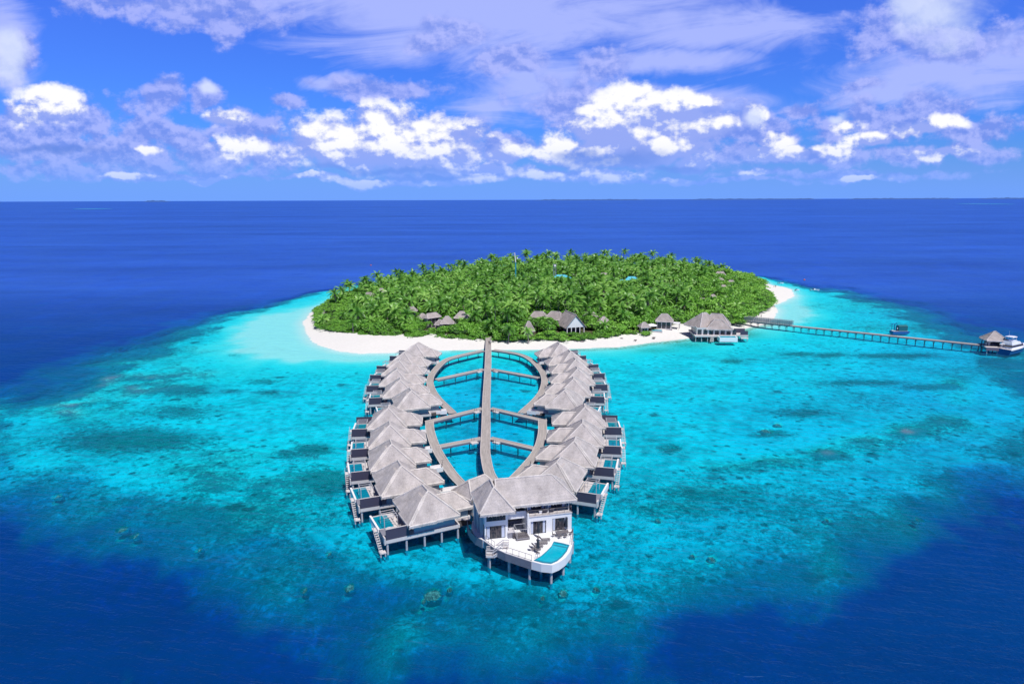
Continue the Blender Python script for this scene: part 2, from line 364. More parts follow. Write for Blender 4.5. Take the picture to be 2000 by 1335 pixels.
def sdist(pts, pg):               # signed distance, positive inside
    d2 = np.full(len(pts), 1e18); ins = np.zeros(len(pts), bool)
    for i in range(len(pg)):
        a, b = pg[i], pg[(i+1) % len(pg)]; e = b-a
        w = pts-a; t = np.clip((w@e)/(e@e), 0, 1); q = w-t[:, None]*e
        d2 = np.minimum(d2, (q*q).sum(1))
        c = (a[1] <= pts[:, 1]) != (b[1] <= pts[:, 1])
        xi = a[0]+(pts[:, 1]-a[1])*e[0]/(e[1] if abs(e[1]) > 1e-9 else 1e-9)
        ins ^= c & (pts[:, 0] < xi)
    return np.where(ins, 1, -1)*np.sqrt(d2)
def gauss(X, Y, px, py, rx, ry, z=0):   # soft elliptical patch surveyed at a pixel; radii given in picture px
    c = P(px, py, z); l = P(px-rx, py, z); r = P(px+rx, py, z); n = P(px, py+ry, z); f = P(px, py-ry, z)
    ax = (r[0]-l[0])/2; ay = (f[1]-n[1])/2
    sk = (f[0]-n[0])/(f[1]-n[1])
    yy = (Y-c[1]); xx = X-c[0]-sk*yy
    return np.exp(-((xx/ax)**2+(yy/ay)**2))
_perm = rng.random((64, 64))
def vnoise(X, Y, s):
    x = X/s; y = Y/s; xi = np.floor(x).astype(int); yi = np.floor(y).astype(int); fx = x-xi; fy = y-yi
    fx = fx*fx*(3-2*fx); fy = fy*fy*(3-2*fy); q = lambda a, b: _perm[a % 64, b % 64]
    return (q(xi, yi)*(1-fx)+q(xi+1, yi)*fx)*(1-fy)+(q(xi, yi+1)*(1-fx)+q(xi+1, yi+1)*fx)*fy
def fbm(X, Y, s, o=4):
    r = 0; a = 1; t = 0
    for k in range(o): r = r+a*vnoise(X+37*k, Y-11*k, s/2**k); t += a; a *= .55
    return r/t-.5
CORALS = [(847,1153,17,1.0),(685,1140,13,.7),(829,1166,6,.5),(879,1143,8,.5),(1389,1084,11,.7),(1285,1011,8,.6),(243,1028,14,.4),(268,1041,10,.4),(116,965,11,.4),(392,1068,8,.4),(1100,1150,12,.4),(1060,1160,7,.4),(645,1075,7,.4),(1165,1142,9,.4),(1352,1079,7,.5),
          (598,1145,9,.4),(1495,838,15,.5),(1518,826,11,.5),(1790,1010,9,.4),(1613,1010,8,.4)]
CW = [(P(a, b), (P(a+r, b)[0]-P(a-r, b)[0])/2*(.95 if k > .9 else .70)) for a, b, r, k in CORALS]
def fields(X, Y):
    pts = np.stack([X, Y], 1)
    wx = fbm(X, Y, 16, 4)*9; wy = fbm(X+500, Y+300, 16, 4)*9
    far = np.clip((Y-250)/200, 0, 1)
    W = pts+np.stack([wx, wy], 1)*(1+far[:, None]*.6)
    sd = sdist(pts+np.stack([wx, wy], 1)*.25, SAND)
    do = sdist(W, OUTER); di = sdist(W, INNER)
    ds = np.maximum(-sd, 0)
    shelf = .12+1.75*(1-np.exp(-ds/26))
    shelf -= 1.45*gauss(X, Y, 540, 640, 110, 36)+.6*gauss(X, Y, 480, 690, 120, 30)+.75*gauss(X, Y, 1565, 612, 60, 26)+.5*gauss(X, Y, 690, 700, 150, 14)
    shelf += 1.35*np.clip((150-Y)/60, 0, 1)+1.7*gauss(X, Y, 950, 870, 110, 80)+1.3*gauss(X, Y, 950, 760, 110, 55)
    shelf += 1.6*gauss(X, Y, 1900, 760, 260, 190)+.5*gauss(X, Y, 1500, 820, 200, 60)+.6*gauss(X, Y, 80, 800, 160, 70)
    # shallow reef flat (purple-brown)
    flats = [(250,745,130,40,1.),(150,785,120,40,.9),(340,725,120,26,.6),(410,925,60,34,.9),(560,950,75,34,.7),(470,890,130,30,.5),(500,1000,120,30,.5),(330,690,100,20,.5),(600,880,40,20,.6),
             (1850,822,50,18,.9),(1780,838,60,16,1.),(1690,862,60,14,1.),(1610,882,60,12,.9),(1520,898,60,11,.8),(1430,908,60,10,.6),(1350,958,80,12,.5),(1290,990,90,14,.4),(1860,745,45,16,.7),(1790,640,150,12,.35),
             (1400,606,60,8,.3),(1680,597,110,8,.3),(1880,770,30,26,.5)]
    fl = np.zeros_like(X)
    for a, b, rx, ry, k in flats: fl = np.maximum(fl, k*gauss(X, Y, a, b, rx, ry))
    fl = np.clip(fl*(.80+1.8*fbm(X, Y, 7, 4)), 0, 1)
    shelf = np.clip(shelf+fbm(X, Y, 9, 4)*.9*np.clip(ds/20, 0, 1), .10+.14*np.clip(ds/6, 0, 1), None)
    shelf = shelf*(1-fl)+.22*fl
    t = np.where(do <= 0, 1, np.where(di >= 0, 0, -di/(np.maximum(do, 0)-np.minimum(di, 0)+1e-6)))
    t = np.clip(t+(fbm(X, Y, 14, 5)*.9+fbm(X, Y, 45, 3)*.3)*np.clip(t*5, 0, 1)*np.clip((1-t)*3, 0, 1), 0, 1)
    near = np.clip((230-Y)/100, 0, 1)
    farm = np.clip((Y-215)/40, 0, 1); sidem = np.clip((Y-150)/50, 0, 1)
    tp = t**(2.15+.2*sidem+.8*farm)
    fl = np.clip(fl+.75*np.clip(t*6, 0, 1)*np.clip((.95-t)*3, 0, 1)*sidem*(.75+1.2*fbm(X, Y, 11, 4)), 0, 1)*(sd < 0)
    depth = shelf*(1-tp)+26*tp
    depth = np.where(sd > 0, np.maximum(.02, .12-sd*.05), depth)
    # reef cover on the seabed
    reef = np.clip(.20+.42*np.clip((175-Y)/60, 0, 1)+.5*fbm(X, Y, 34, 3), 0.05, 1)
    dark = [(515,742,30,6),(520,762,30,6),(1430,703,34,6),(1620,690,40,5),(1560,688,40,4),(610,870,36,12),(1350,827,30,6),(560,880,24,8),(1700,742,90,5),(1800,750,50,5),(450,760,20,5),(640,790,20,5),
            (370,760,60,12),(1500,840,46,9),(1310,870,30,12),(1560,800,60,8),(360,800,90,18),(260,850,160,26),(1740,690,80,6),(640,930,40,20)]
    dk = np.zeros_like(X)
    for a, b, rx, ry in dark: dk = np.maximum(dk, gauss(X, Y, a, b, rx, ry))
    reef = np.clip(reef+dk*.6+fl*.62+.30*np.clip(t*4, 0, 1), 0, 1)
    reef *= np.clip(ds/12, 0, 1)
    reef = np.clip(reef+(.30*gauss(X, Y, 1780, 740, 330, 150)+.25*gauss(X, Y, 1650, 600, 260, 45)+.25*gauss(X, Y, 350, 720, 300, 90))*(sd < 0), 0, 1)*np.clip(ds/12, 0, 1)
    # weed line along the front shore
    wl = (sd < 0)*np.exp(-((ds-1.6)/1.3)**2)*np.clip((X-5)/20, 0, 1)*(Y < 330)+1.1*gauss(X, Y, 1450, 652, 34, 7)+.8*gauss(X, Y, 1340, 671, 50, 6)+.7*gauss(X, Y, 1280, 682, 40, 5)+.5*(sd < 0)*np.exp(-((ds-1)/1.2)**2)*(X > -25)*(X <= 10)*(Y < 330)
    return sd, depth, reef, fl, np.clip(wl, 0, 1)
def axis(lo, hi, fine, zones, far):
    a = [lo]
    while a[-1] < hi:
        s = fine
        for z0, z1, st in zones:
            if z0 <= a[-1] < z1: s = st
        a.append(a[-1]+s)
    s = 4.0; up = [a[-1]]
    while up[-1] < far: up.append(up[-1]+s); s *= 1.45
    return a, up[1:]
def grid(fine, k):
    ax, up = axis(-215, 260, fine*k, [(-60, 60, fine)], 30000)
    dn = [-215-(u-260) for u in up][::-1]
    X = np.array(dn+ax+up)
    ay, uy = axis(66, 590, fine*k, [(66, 170, fine)], 32000)
    Y = np.array([-3000, -800, -200, -40, 30, 52]+ay+uy)
    return X, Y
def sheet(name, X, Y, zfun, mat, keep=None):
    nx, ny = len(X), len(Y); GX, GY = np.meshgrid(X, Y); gx, gy = GX.ravel(), GY.ravel()
    sd, depth, reef, fl, wl = fields(gx, gy)
    z = zfun(sd, depth, gx, gy)
    i = np.arange((nx-1)*(ny-1)); r, c = i//(nx-1), i % (nx-1); b = r*nx+c
    F4 = np.stack([b, b+1, b+1+nx, b+nx], 1)
    if keep is not None:
        F4 = F4[keep(sd, z)[F4].any(1)] if keep is not None else F4
        used = np.unique(F4); re = -np.ones(nx*ny, int); re[used] = np.arange(len(used)); F4 = re[F4]
    else: used = np.arange(nx*ny)
    me = bpy.data.meshes.new(name); n = len(used); nf = len(F4)
    me.vertices.add(n); me.vertices.foreach_set('co', np.stack([gx[used], gy[used], z[used]], 1).astype(np.float32).ravel())
    me.loops.add(nf*4); me.loops.foreach_set('vertex_index', F4.astype(np.int32).ravel())
    me.polygons.add(nf); me.polygons.foreach_set('loop_start', np.arange(0, nf*4, 4, dtype=np.int32))
    me.update(calc_edges=True); me.validate(); me.shade_smooth()
    for nm, arr in (('depth', depth), ('reef', reef), ('flat', fl), ('weed', wl), ('inland', sdist(np.stack([gx, gy], 1), VEG))):
        a = me.attributes.new(nm, 'FLOAT', 'POINT'); a.data.foreach_set('value', arr[used].astype(np.float32))
    me.materials.append(mat)
    o = bpy.data.objects.new(name, me); COL.objects.link(o); return o
def attr(g, n):
    a = g.node('ShaderNodeAttribute'); a.attribute_name = n; return a.outputs['Fac']
def seabed_mat():
    m, g, b = newmat('sand_and_reef')
    pos = g.node('ShaderNodeNewGeometry').outputs['Position']; p2 = g.v('MULTIPLY', pos, (1, 1, 0))
    reef, fl, weed, dp = attr(g, 'reef'), attr(g, 'flat'), attr(g, 'weed'), attr(g, 'depth')
    n1 = g.noise(p2, .16, 6, .62, .6); n2 = g.noise(p2, .9, 6, .68, .8); n3 = g.noise(p2, 2.8, 3, .6); n0 = g.noise(p2, .045, 5, .6); n4 = g.noise(p2, .38, 4, .6, .5)
    f = g.m('ADD', g.m('ADD', g.m('MULTIPLY', n1, .36), g.m('MULTIPLY', n2, .44)), g.m('MULTIPLY', n3, .24))
    # patches of coral rubble where noise exceeds a level set by the reef attribute
    th = g.m('SUBTRACT', .74, g.m('MULTIPLY', reef, .36))
    cov = g.step(f, g.m('SUBTRACT', th, .03), g.m('ADD', th, .13))
    sand = g.mix(n2, rgb(.60, .58, .54), rgb(.80, .79, .75))
    rub = g.mix(g.step(n3, .35, .65), rgb(.08, .085, .07), rgb(.30, .29, .22))
    rub = g.mix(fl, rub, g.mix(n3, rgb(.14, .075, .12), rgb(.42, .22, .32)))
    c = g.mix(g.m('MULTIPLY', cov, .9), sand, rub)
    lowf = g.m('ADD', g.m('MULTIPLY', g.m('SUBTRACT', n0, .5), 1.3), g.m('ADD', g.m('MULTIPLY', g.m('SUBTRACT', n1, .5), .9), g.m('MULTIPLY', g.m('SUBTRACT', n4, .53), 1.5)))
    c = g.v('SCALE', c, g.m('ADD', 1.0, g.m('MULTIPLY', g.m('MINIMUM', lowf, .15), g.step(dp, .5, 1.6))))
    # scattered dark coral heads
    vo = g.node('ShaderNodeTexVoronoi'); vo.inputs['Scale'].default_value = .085; vo.inputs['Randomness'].default_value = 1
    g.put(vo.inputs['Vector'], g.v('ADD', p2, g.v('SCALE', g.noise(p2, .5, 3, .6, col=True), 4.0)))
    dots = g.m('SUBTRACT', 1.0, g.step(vo.outputs['Distance'], .10, .20))
    dots = g.m('MULTIPLY', dots, g.step(g.noise(p2, .03, 2), .47, .56))
    c = g.mix(g.m('MULTIPLY', g.m('MULTIPLY', dots, .75), g.step(dp, .8, 1.3)), c, rgb(.05, .09, .08))
    vo2 = g.node('ShaderNodeTexVoronoi'); vo2.inputs['Scale'].default_value = .30; g.put(vo2.inputs['Vector'], g.v('ADD', p2, g.v('SCALE', g.noise(p2, .9, 3, .6, col=True), 1.6)))
    sp = g.m('MULTIPLY', g.m('SUBTRACT', 1.0, g.step(vo2.outputs['Distance'], .14, .30)), g.step(g.m('ADD', n0, g.m('MULTIPLY', reef, .25)), .50, .66))
    c = g.mix(g.m('MULTIPLY', g.m('MULTIPLY', sp, .72), g.step(dp, .5, 1.2)), c, g.mix(n3, rgb(.03, .05, .05), rgb(.12, .13, .10)))
    wd = g.m('MULTIPLY', weed, g.step(g.m('ADD', n2, g.m('MULTIPLY', n3, .4)), .52, .8), clamp=True)
    c = g.mix(g.m('MULTIPLY', wd, .9), c, rgb(.17, .17, .06))
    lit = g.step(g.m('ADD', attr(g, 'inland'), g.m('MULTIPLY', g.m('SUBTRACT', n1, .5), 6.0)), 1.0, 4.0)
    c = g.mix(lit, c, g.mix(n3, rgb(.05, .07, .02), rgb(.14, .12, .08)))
    g.put(b.inputs['Base Color'], c); b.inputs['Roughness'].default_value = .95; b.inputs['Specular IOR Level'].default_value = .1
    bn = g.node('ShaderNodeBump'); bn.inputs['Strength'].default_value = .8; bn.inputs['Distance'].default_value = .5
    g.put(bn.inputs['Height'], g.m('MULTIPLY', cov, n2)); g.put(b.inputs['Normal'], bn.outputs[0])
    return m
def water_mat():
    m, g, b = newmat('sea_water'); g.n.remove(b)
    pos = g.node('ShaderNodeNewGeometry').outputs['Position']; p2 = g.v('MULTIPLY', pos, (1, 1, 0))
    x, y, _ = g.sep(pos)
    dp = attr(g, 'depth')
    wis = g.noise(g.v('MULTIPLY', p2, (1, .55, 0)), .045, 6, .6, .8)
    wis2 = g.noise(p2, .16, 4, .6)
    k = g.m('ADD', 1.0, g.m('MULTIPLY', g.m('SUBTRACT', wis, .5), 2.6))
    k = g.m('MULTIPLY', k, g.m('ADD', 1.0, g.m('MULTIPLY', g.m('SUBTRACT', wis2, .5), .5)))
    kk = g.m('ADD', 1.0, g.m('MULTIPLY', g.m('SUBTRACT', k, 1.0), g.step(dp, 2.0, 6.0)))
    d = g.m('MULTIPLY', dp, g.m('MAXIMUM', kk, .25))
    # coral heads rise close to the surface: little water above them
    acc = None
    for (c_, r_) in CW:
        L = g.v('LENGTH', g.v('MULTIPLY', g.v('SUBTRACT', p2, (c_[0], c_[1]-1.0, 0)), (1/(r_*1.2), 1/(r_*1.15+.5), 0))); acc = L if acc is None else g.m('MINIMUM', acc, L)
    cm = g.m('SUBTRACT', 1.0, g.step(g.m('ADD', acc, g.m('MULTIPLY', g.m('SUBTRACT', g.noise(p2, 1.1, 3, .6), .5), 1.0)), .80, 1.08))
    d = g.m('ADD', g.m('MULTIPLY', d, g.m('SUBTRACT', 1.0, cm)), g.m('MULTIPLY', cm, .45))
    T = [g.m('POWER', 2.71828, g.m('MULTIPLY', d, -s)) for s in (2.5, .12, .045)]
    Tc = g.comb(*T)
    # scattered light from the body of the water: blue, a little greener where shallow
    streak = g.noise(g.v('MULTIPLY', p2, (.35, 1.0, 0)), .012, 6, .65)
    streak2 = g.noise(g.v('MULTIPLY', p2, (.12, 1.0, 0)), .0035, 6, .7)
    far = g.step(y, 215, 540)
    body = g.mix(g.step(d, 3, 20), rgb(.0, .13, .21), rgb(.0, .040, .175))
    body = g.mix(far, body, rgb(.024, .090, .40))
    body = g.v('SCALE', body, g.m('ADD', 1.0, g.m('ADD', g.m('MULTIPLY', g.m('SUBTRACT', streak, .5), .95), g.m('MULTIPLY', g.m('SUBTRACT', streak2, .5), 1.0))))
    tg = g.m('POWER', 2.71828, g.m('MULTIPLY', d, -.12))
    alb = g.v('SCALE', body, g.m('SUBTRACT', 1.0, tg))
    tr = g.node('ShaderNodeBsdfTransparent'); g.put(tr.inputs[0], Tc)
    df = g.node('ShaderNodeBsdfDiffuse'); g.put(df.inputs[0], alb)
    add = g.node('ShaderNodeAddShader'); g.l.new(tr.outputs[0], add.inputs[0]); g.l.new(df.outputs[0], add.inputs[1])
    # waves
    rp = g.comb(g.m('ADD', g.m('MULTIPLY', x, .30), g.m('MULTIPLY', y, .10)), g.m('ADD', y, g.m('MULTIPLY', x, .22)), 0)
    w1 = g.noise(rp, .55, 3, .6, .4); w2 = g.noise(p2, 1.6, 3, .6); w3 = g.noise(rp, .10, 3, .6)
    h = g.m('ADD', g.m('ADD', g.m('MULTIPLY', w1, .8), g.m('MULTIPLY', w2, .25)), g.m('MULTIPLY', w3, 1.6))
    bn = g.node('ShaderNodeBump'); bn.inputs['Strength'].default_value = 1.0; bn.inputs['Distance'].default_value = .75
    g.put(bn.inputs['Height'], h); g.put(df.inputs['Normal'], bn.outputs[0])
    gl = g.node('ShaderNodeBsdfGlossy'); gl.inputs['Roughness'].default_value = .38; gl.inputs['Color'].default_value = (.42, .80, 1, 1); g.put(gl.inputs['Normal'], bn.outputs[0])
    fr = g.node('ShaderNodeFresnel'); fr.inputs['IOR'].default_value = 1.33; g.put(fr.inputs['Normal'], bn.outputs[0])
    fac = g.m('MINIMUM', g.m('MULTIPLY', fr.outputs[0], .40), .20)
    mx = g.node('ShaderNodeMixShader'); g.put(mx.inputs[0], fac)
    g.l.new(add.outputs[0], mx.inputs[1]); g.l.new(gl.outputs[0], mx.inputs[2])
    g.l.new(mx.outputs[0], g.n['Material Output'].inputs[0])
    return m
SB = seabed_mat()
GX_, GY_ = grid(1.1, 1.9)
def zbed(sd, depth, x, y): return np.where(sd > 0, np.minimum(1.9, .05+sd*.10)+fbm(x, y, 6, 3)*.12*np.clip(sd/5, 0, 1), -np.where(depth < .35, depth, .27*depth+.2555)-.02)
tag(sheet('seabed', GX_, GY_, zbed, SB, keep=lambda sd, z: z < -.05), kind='structure')
tag(sheet('beach', GX_, GY_, lambda *a: zbed(*a)+.003, SB, keep=lambda sd, z: z >= -.02), kind='structure')
tag(sheet('sea_water', GX_, GY_, lambda sd, depth, x, y: np.zeros_like(x), water_mat()), kind='structure')

# low islands and reefs on the horizon
def far_strip(name, px0, px1, dist, hgt, mat, w=260, n=60, seed=0):
    x0 = (px0-1000)/F*dist; x1 = (px1-1000)/F*dist
    mb = MB(); vs = []; top = []
    for i in range(n+1):
        t = i/n; x = x0+(x1-x0)*t; e = min(1, min(t, 1-t)*8)
        zz = hgt*e*(.55+.6*abs(noise.noise(Vector((t*14, seed, 0))))+.25*abs(noise.noise(Vector((t*60, seed, 3)))))
        y = dist+noise.noise(Vector((t*5, seed, 9)))*w
        vs += [(x, y-w*.4, -1), (x, y, zz), (x, y+w*.4, -1)]
    fs = []
    for i in range(n):
        a = i*3; fs += [(a, a+3, a+4, a+1), (a+1, a+4, a+5, a+2)]
    mb.add(vs, fs); o = mb.build(name, mat, smooth=True); return tag(o, kind='structure')
hazy = simple('distant_island_haze', (.035, .10, .30), .9, .1, .01)  # blue of the distant haze mixed into the island colour
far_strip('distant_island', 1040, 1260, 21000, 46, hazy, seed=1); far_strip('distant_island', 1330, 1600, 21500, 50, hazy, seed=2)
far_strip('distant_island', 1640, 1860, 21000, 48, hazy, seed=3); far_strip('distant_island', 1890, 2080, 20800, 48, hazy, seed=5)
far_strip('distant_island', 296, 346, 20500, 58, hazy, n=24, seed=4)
reefm = simple('distant_shallows', (.0, .36, .50), .3, .25, .004)
def shallow(px0, px1, py, thick):
    a = P(px0, py); b = P(px1, py); c0 = P(px0, py+thick); mb = MB(); n = 40; cx = (a[0]+b[0])/2; hw = (b[0]-a[0])/2; cy = a[1]; hy = abs(a[1]-c0[1])/2
    mb.add([(cx+hw*math.cos(t*2*math.pi/n)*(.9+.2*noise.noise(Vector((t*.7,px0,0)))), cy+hy*math.sin(t*2*math.pi/n)*(.8+.5*noise.noise(Vector((t*.9,px0,3)))), .4) for t in range(n)], [tuple(range(n))])
    tag(mb.build('distant_reef_shallows', reefm), kind='structure')
shallow(1893, 1972, 398.3, 2.2); shallow(150, 205, 408, 1.5)
# ------------------------------------------------------------------ boardwalks
def catmull(pts, step=1.2):
    p = [Vector(a) for a in pts]; p = [p[0]*2-p[1]]+p+[p[-1]*2-p[-2]]; out = []
    for i in range(1, len(p)-2):
        n = max(2, int((p[i+1]-p[i]).length/step))
        for k in range(n):
            t = k/n; a, b, c, d = p[i-1:i+3]
            out.append(.5*((2*b)+(c-a)*t+(2*a-5*b+4*c-d)*t*t+(3*b-a-3*c+d)*t**3))
    out.append(p[-2]); return out
def ribbon(mb, path, off0, off1, z0, z1):
    """solid strip following a path between two side offsets"""
    n = len(path); vs = []; uv = []; s = 0
    for i, p in enumerate(path):
        a = path[max(0, i-1)]; b = path[min(n-1, i+1)]; t = (b-a).normalized(); nx, ny = t.y, -t.x
        if i: s += (p-path[i-1]).length
        zt = z1 if not callable(z1) else z1(i/(n-1)); zb = z0 if not callable(z0) else z0(i/(n-1))
        for o, z in ((off0, zb), (off1, zb), (off1, zt), (off0, zt)):
            vs.append((p.x+nx*o, p.y+ny*o, z)); uv.append((o, s))
    fs = [(0, 1, 2, 3), ((n-1)*4+3, (n-1)*4+2, (n-1)*4+1, (n-1)*4)]
    for i in range(n-1):
        a = i*4; b = a+4
        for k in range(4): fs.append((a+k, b+k, b+(k+1) % 4, a+(k+1) % 4))
    o = len(mb.v); mb.add(vs, [f[::-1] for f in fs]); mb.uv = (mb.uv or [])+uv
def walkway(name, pts, w, label, z=2.25, cat='boardwalk', pile_gap=4.6, smooth=True, skip=0, rnd=True):
    path = catmull(pts) if smooth else [Vector(p) for p in pts]
    if not smooth:
        q = []
        for a, b in zip(path, path[1:]):
            n = max(1, int((b-a).length/1.5)); q += [a+(b-a)*k/n for k in range(n)]
        path = q+[path[-1]]
    root = empty(name, (path[0].x, path[0].y, 0), 0, label, cat, 'timber boardwalks over the lagoon')
    o = path[0].copy(); loc = [p-o for p in path]
    mb = MB(); ribbon(mb, loc, -w/2, w/2, z-.16, z); mb.build('deck', M['boards'], root)
    for s in (-1, 1):
        mb = MB(); ribbon(mb, loc, s*(w/2+.02), s*(w/2-.14), z+.003, z+.12) if s < 0 else ribbon(mb, loc, s*(w/2-.14), s*(w/2+.02), z+.003, z+.12); mb.build('kerb', M['rail'] if False else M['deckwood'], root)
        mb = MB(); a, b = sorted((s*(w/2+.003), s*(w/2-.16))); ribbon(mb, loc, a, b, z-.52, z-.163); mb.build('beam', M['beam'], root)
    acc = pile_gap*.5; 
    for i in range(1, len(loc)):
        acc += (loc[i]-loc[i-1]).length
        if acc >= pile_gap:
            acc = 0; t = (loc[i]-loc[i-1]).normalized(); nx, ny = t.y, -t.x; p = loc[i]
            mb = MB(); mb.bar((p.x-nx*w*.42, p.y-ny*w*.42, z-.62), (p.x+nx*w*.42, p.y+ny*w*.42, z-.62), .2, .18)
            mb.tube((p.x, p.y, -3.2), (p.x, p.y, z-.7), .13, n=7)
            mb.build('pile', M['darkpile'], root)
    return root, path
def PP(l, z=2.25): return [P(a, b, z) for a, b in l]
W = 2.2
spine, path_spine = walkway('boardwalk', PP([(954,657),(953.5,700),(952,740),(950,780),(949,840),(947.7,877.5),(950,900),(956,924),(968,944)], 2.4), 2.3, 'long straight central boardwalk from the beach to the two-storey house', z=2.4)
_, pLf = walkway('boardwalk', PP([(944,684),(918,689.5),(891,696),(869,704),(849,723.5),(840,740.5),(843,759),(856,778.6),(884,806)]), W, 'curved boardwalk on the left of the far loop behind the far left villas')
_, pRf = walkway('boardwalk', PP([(963,683),(990,687),(1015,692),(1035,701),(1053,718),(1063.5,737),(1061,759),(1048,779),(1019,806)]), W, 'curved boardwalk on the right of the far loop beside the far right villas')
_, pLn = walkway('boardwalk', PP([(839,821.5),(840,840),(848,866),(861,892),(884,926),(912,955)]), W, 'curved boardwalk on the left of the near loop leading to the two-storey house')
_, pRn = walkway('boardwalk', PP([(1059,818.5),(1059.5,843),(1054,868),(1043,890),(1020,917),(992,946)]), W, 'curved boardwalk on the right of the near loop behind the two-storey house')
cross = [((945,720.5),(852,741),'left cross walkway in the middle of the far loop'),((959,720.5),(1052,737.5),'right cross walkway in the middle of the far loop'),
 ((943,797),(833,824),'left cross walkway between the far and the near loop'),((958,797),(1065,822),'right cross walkway between the far and the near loop'),
 ((941,855.5),(855,872),'left cross walkway in the middle of the near loop'),((957,855),(1046,876),'right cross walkway in the middle of the near loop')]
for a, b, l in cross:
    r_, pth = walkway('crosswalk', [P(*a, 2.23), P(*b, 2.23)], 1.75, l, z=2.23, smooth=False, cat='walkway', pile_gap=3.9)
    # bathing ladder landing next to the central boardwalk
    p = Vector(P(*a, 2.23)); d = (Vector(P(*b, 2.23))-p).normalized(); c = p+d*2.0+Vector((0, -1.55))
    t = empty('ladder_landing', (c.x, c.y, 0), math.atan2(d.y, d.x), 'small pale ladder landing on the '+l, 'landing', 'ladder landings by the central boardwalk')
    mb = MB(); mb.box(-.9, .9, -.6, .6, 1.85, 2.15); mb.build('platform', M['fascia'], t)
    mb = MB()
    for s in (-.3, .3): mb.bar((s, -.68, -1), (s, -.68, 2.95), .07)
    for k in range(6): mb.bar((-.3, -.68, .2+k*.35), (.3, -.68, .2+k*.35), .05)
    mb.build('ladder', M['darkrail'], t)

# ------------------------------------------------------------------ thatched roofs
def slope(mb, a, b, c, d, n=6, m=5, j=.05, seed=0):
    a, b, c, d = map(Vector, (a, b, c, d)); nrm = (b-a).cross(d-a).normalized(); vs = []
    for i in range(m+1):
        for k in range(n+1):
            s, t = k/n, i/m; p = (a*(1-s)+b*s)*(1-t)+(d*(1-s)+c*s)*t
            if 0 < i < m and 0 < k < n: p = p+nrm*j*2*noise.noise(p*.9+Vector((seed, 0, 0)))
            vs.append(p)
    mb.add(vs, [(i*(n+1)+k, i*(n+1)+k+1, (i+1)*(n+1)+k+1, (i+1)*(n+1)+k) for i in range(m) for k in range(n)])
def fringe(mb, loop, drop=.52, out=.16, step=.16, rag=.2, seed=0, closed=True):
    rnd = random.Random(seed); n = len(loop)
    cx = sum(p[0] for p in loop)/n; cy = sum(p[1] for p in loop)/n
    for i in range(n if closed else n-1):
        a = Vector(loop[i]); b = Vector(loop[(i+1) % n]); L = (b-a).length; k = max(1, int(L/step))
        nx, ny = (b-a).y, -(b-a).x; l = math.hypot(nx, ny) or 1; nx /= l; ny /= l
        mid = (a+b)/2
        if (mid.x-cx)*nx+(mid.y-cy)*ny < 0: nx, ny = -nx, -ny
        vs = []
        for q in range(k+1):
            p = a+(b-a)*q/k; z1 = p.z-drop-rnd.random()*rag*(1 if q % 2 else .2)
            vs += [(p.x, p.y, p.z+.02), (p.x+nx*out, p.y+ny*out, p.z-.13), (p.x+nx*out*.7, p.y+ny*out*.7, z1), (p.x-nx*.35, p.y-ny*.35, p.z-drop*.8)]
        mb.add(vs, [(q*4+j, q*4+4+j, q*4+5+j, q*4+1+j) for q in range(k) for j in range(3)])
def cap(mb, p, q, r=.2, j=.03, n=7):
    p = Vector(p); q = Vector(q); L = (q-p).length; k = max(1, int(L/.8)); prev = p
    for i in range(1, k+1):
        c = p+(q-p)*i/k+Vector((0, 0, noise.noise((p+(q-p)*i/k)*1.3)*j)); mb.tube(prev, c, r, r*.95, n); prev = c
def hip(x0, x1, y0, y1, ze, zr, r0, r1, axis='y', xc=None, top=None):
    """corner points of a hip roof: eave loop and the two ridge ends (r0, r1 along the axis)"""
    E = [(x0,y0,ze),(x1,y0,ze),(x1,y1,ze),(x0,y1,ze)]
    if axis == 'y': xc = (x0+x1)/2 if xc is None else xc; A, B = (xc, r0, zr), (xc, r1, zr)
    else: xc = (y0+y1)/2 if xc is None else xc; A, B = (r0, xc, zr), (r1, xc, zr)
    return E, A, B
def hip_roof(root, E, A, B, axis='y', mat='thatch', emat='thatch_edge', name='roof', mirror=False, capr=.19, step=.16, seed=0, lod=1, drop=.52):
    mb = MB()
    if axis == 'y':
        sl = [(E[0],E[1],A,A),(E[1],E[2],B,A),(E[2],E[3],B,B),(E[3],E[0],A,B)]
        hips = [(E[0],A),(E[1],A),(E[2],B),(E[3],B),(A,B)]
    else:
        sl = [(E[0],E[1],B,A),(E[1],E[2],B,B),(E[2],E[3],A,B),(E[3],E[0],A,A)]
        hips = [(E[0],A),(E[3],A),(E[1],B),(E[2],B),(A,B)]
    for k, q in enumerate(sl): slope(mb, *q, n=6*lod, m=5*lod, seed=seed+k)
    mb.add([(x,y,z-.3) for x,y,z in E], [(3,2,1,0)])
    r = mb.build(name, M[mat], root, mirror)
    mb = MB(); [cap(mb, a, b, capr) for a, b in hips]; mb.build('ridge_cap', M[emat], r, mirror)
    mb = MB(); fringe(mb, E, step=step, seed=seed, drop=drop); mb.build('eave_fringe', M[emat], r, mirror)
    return r

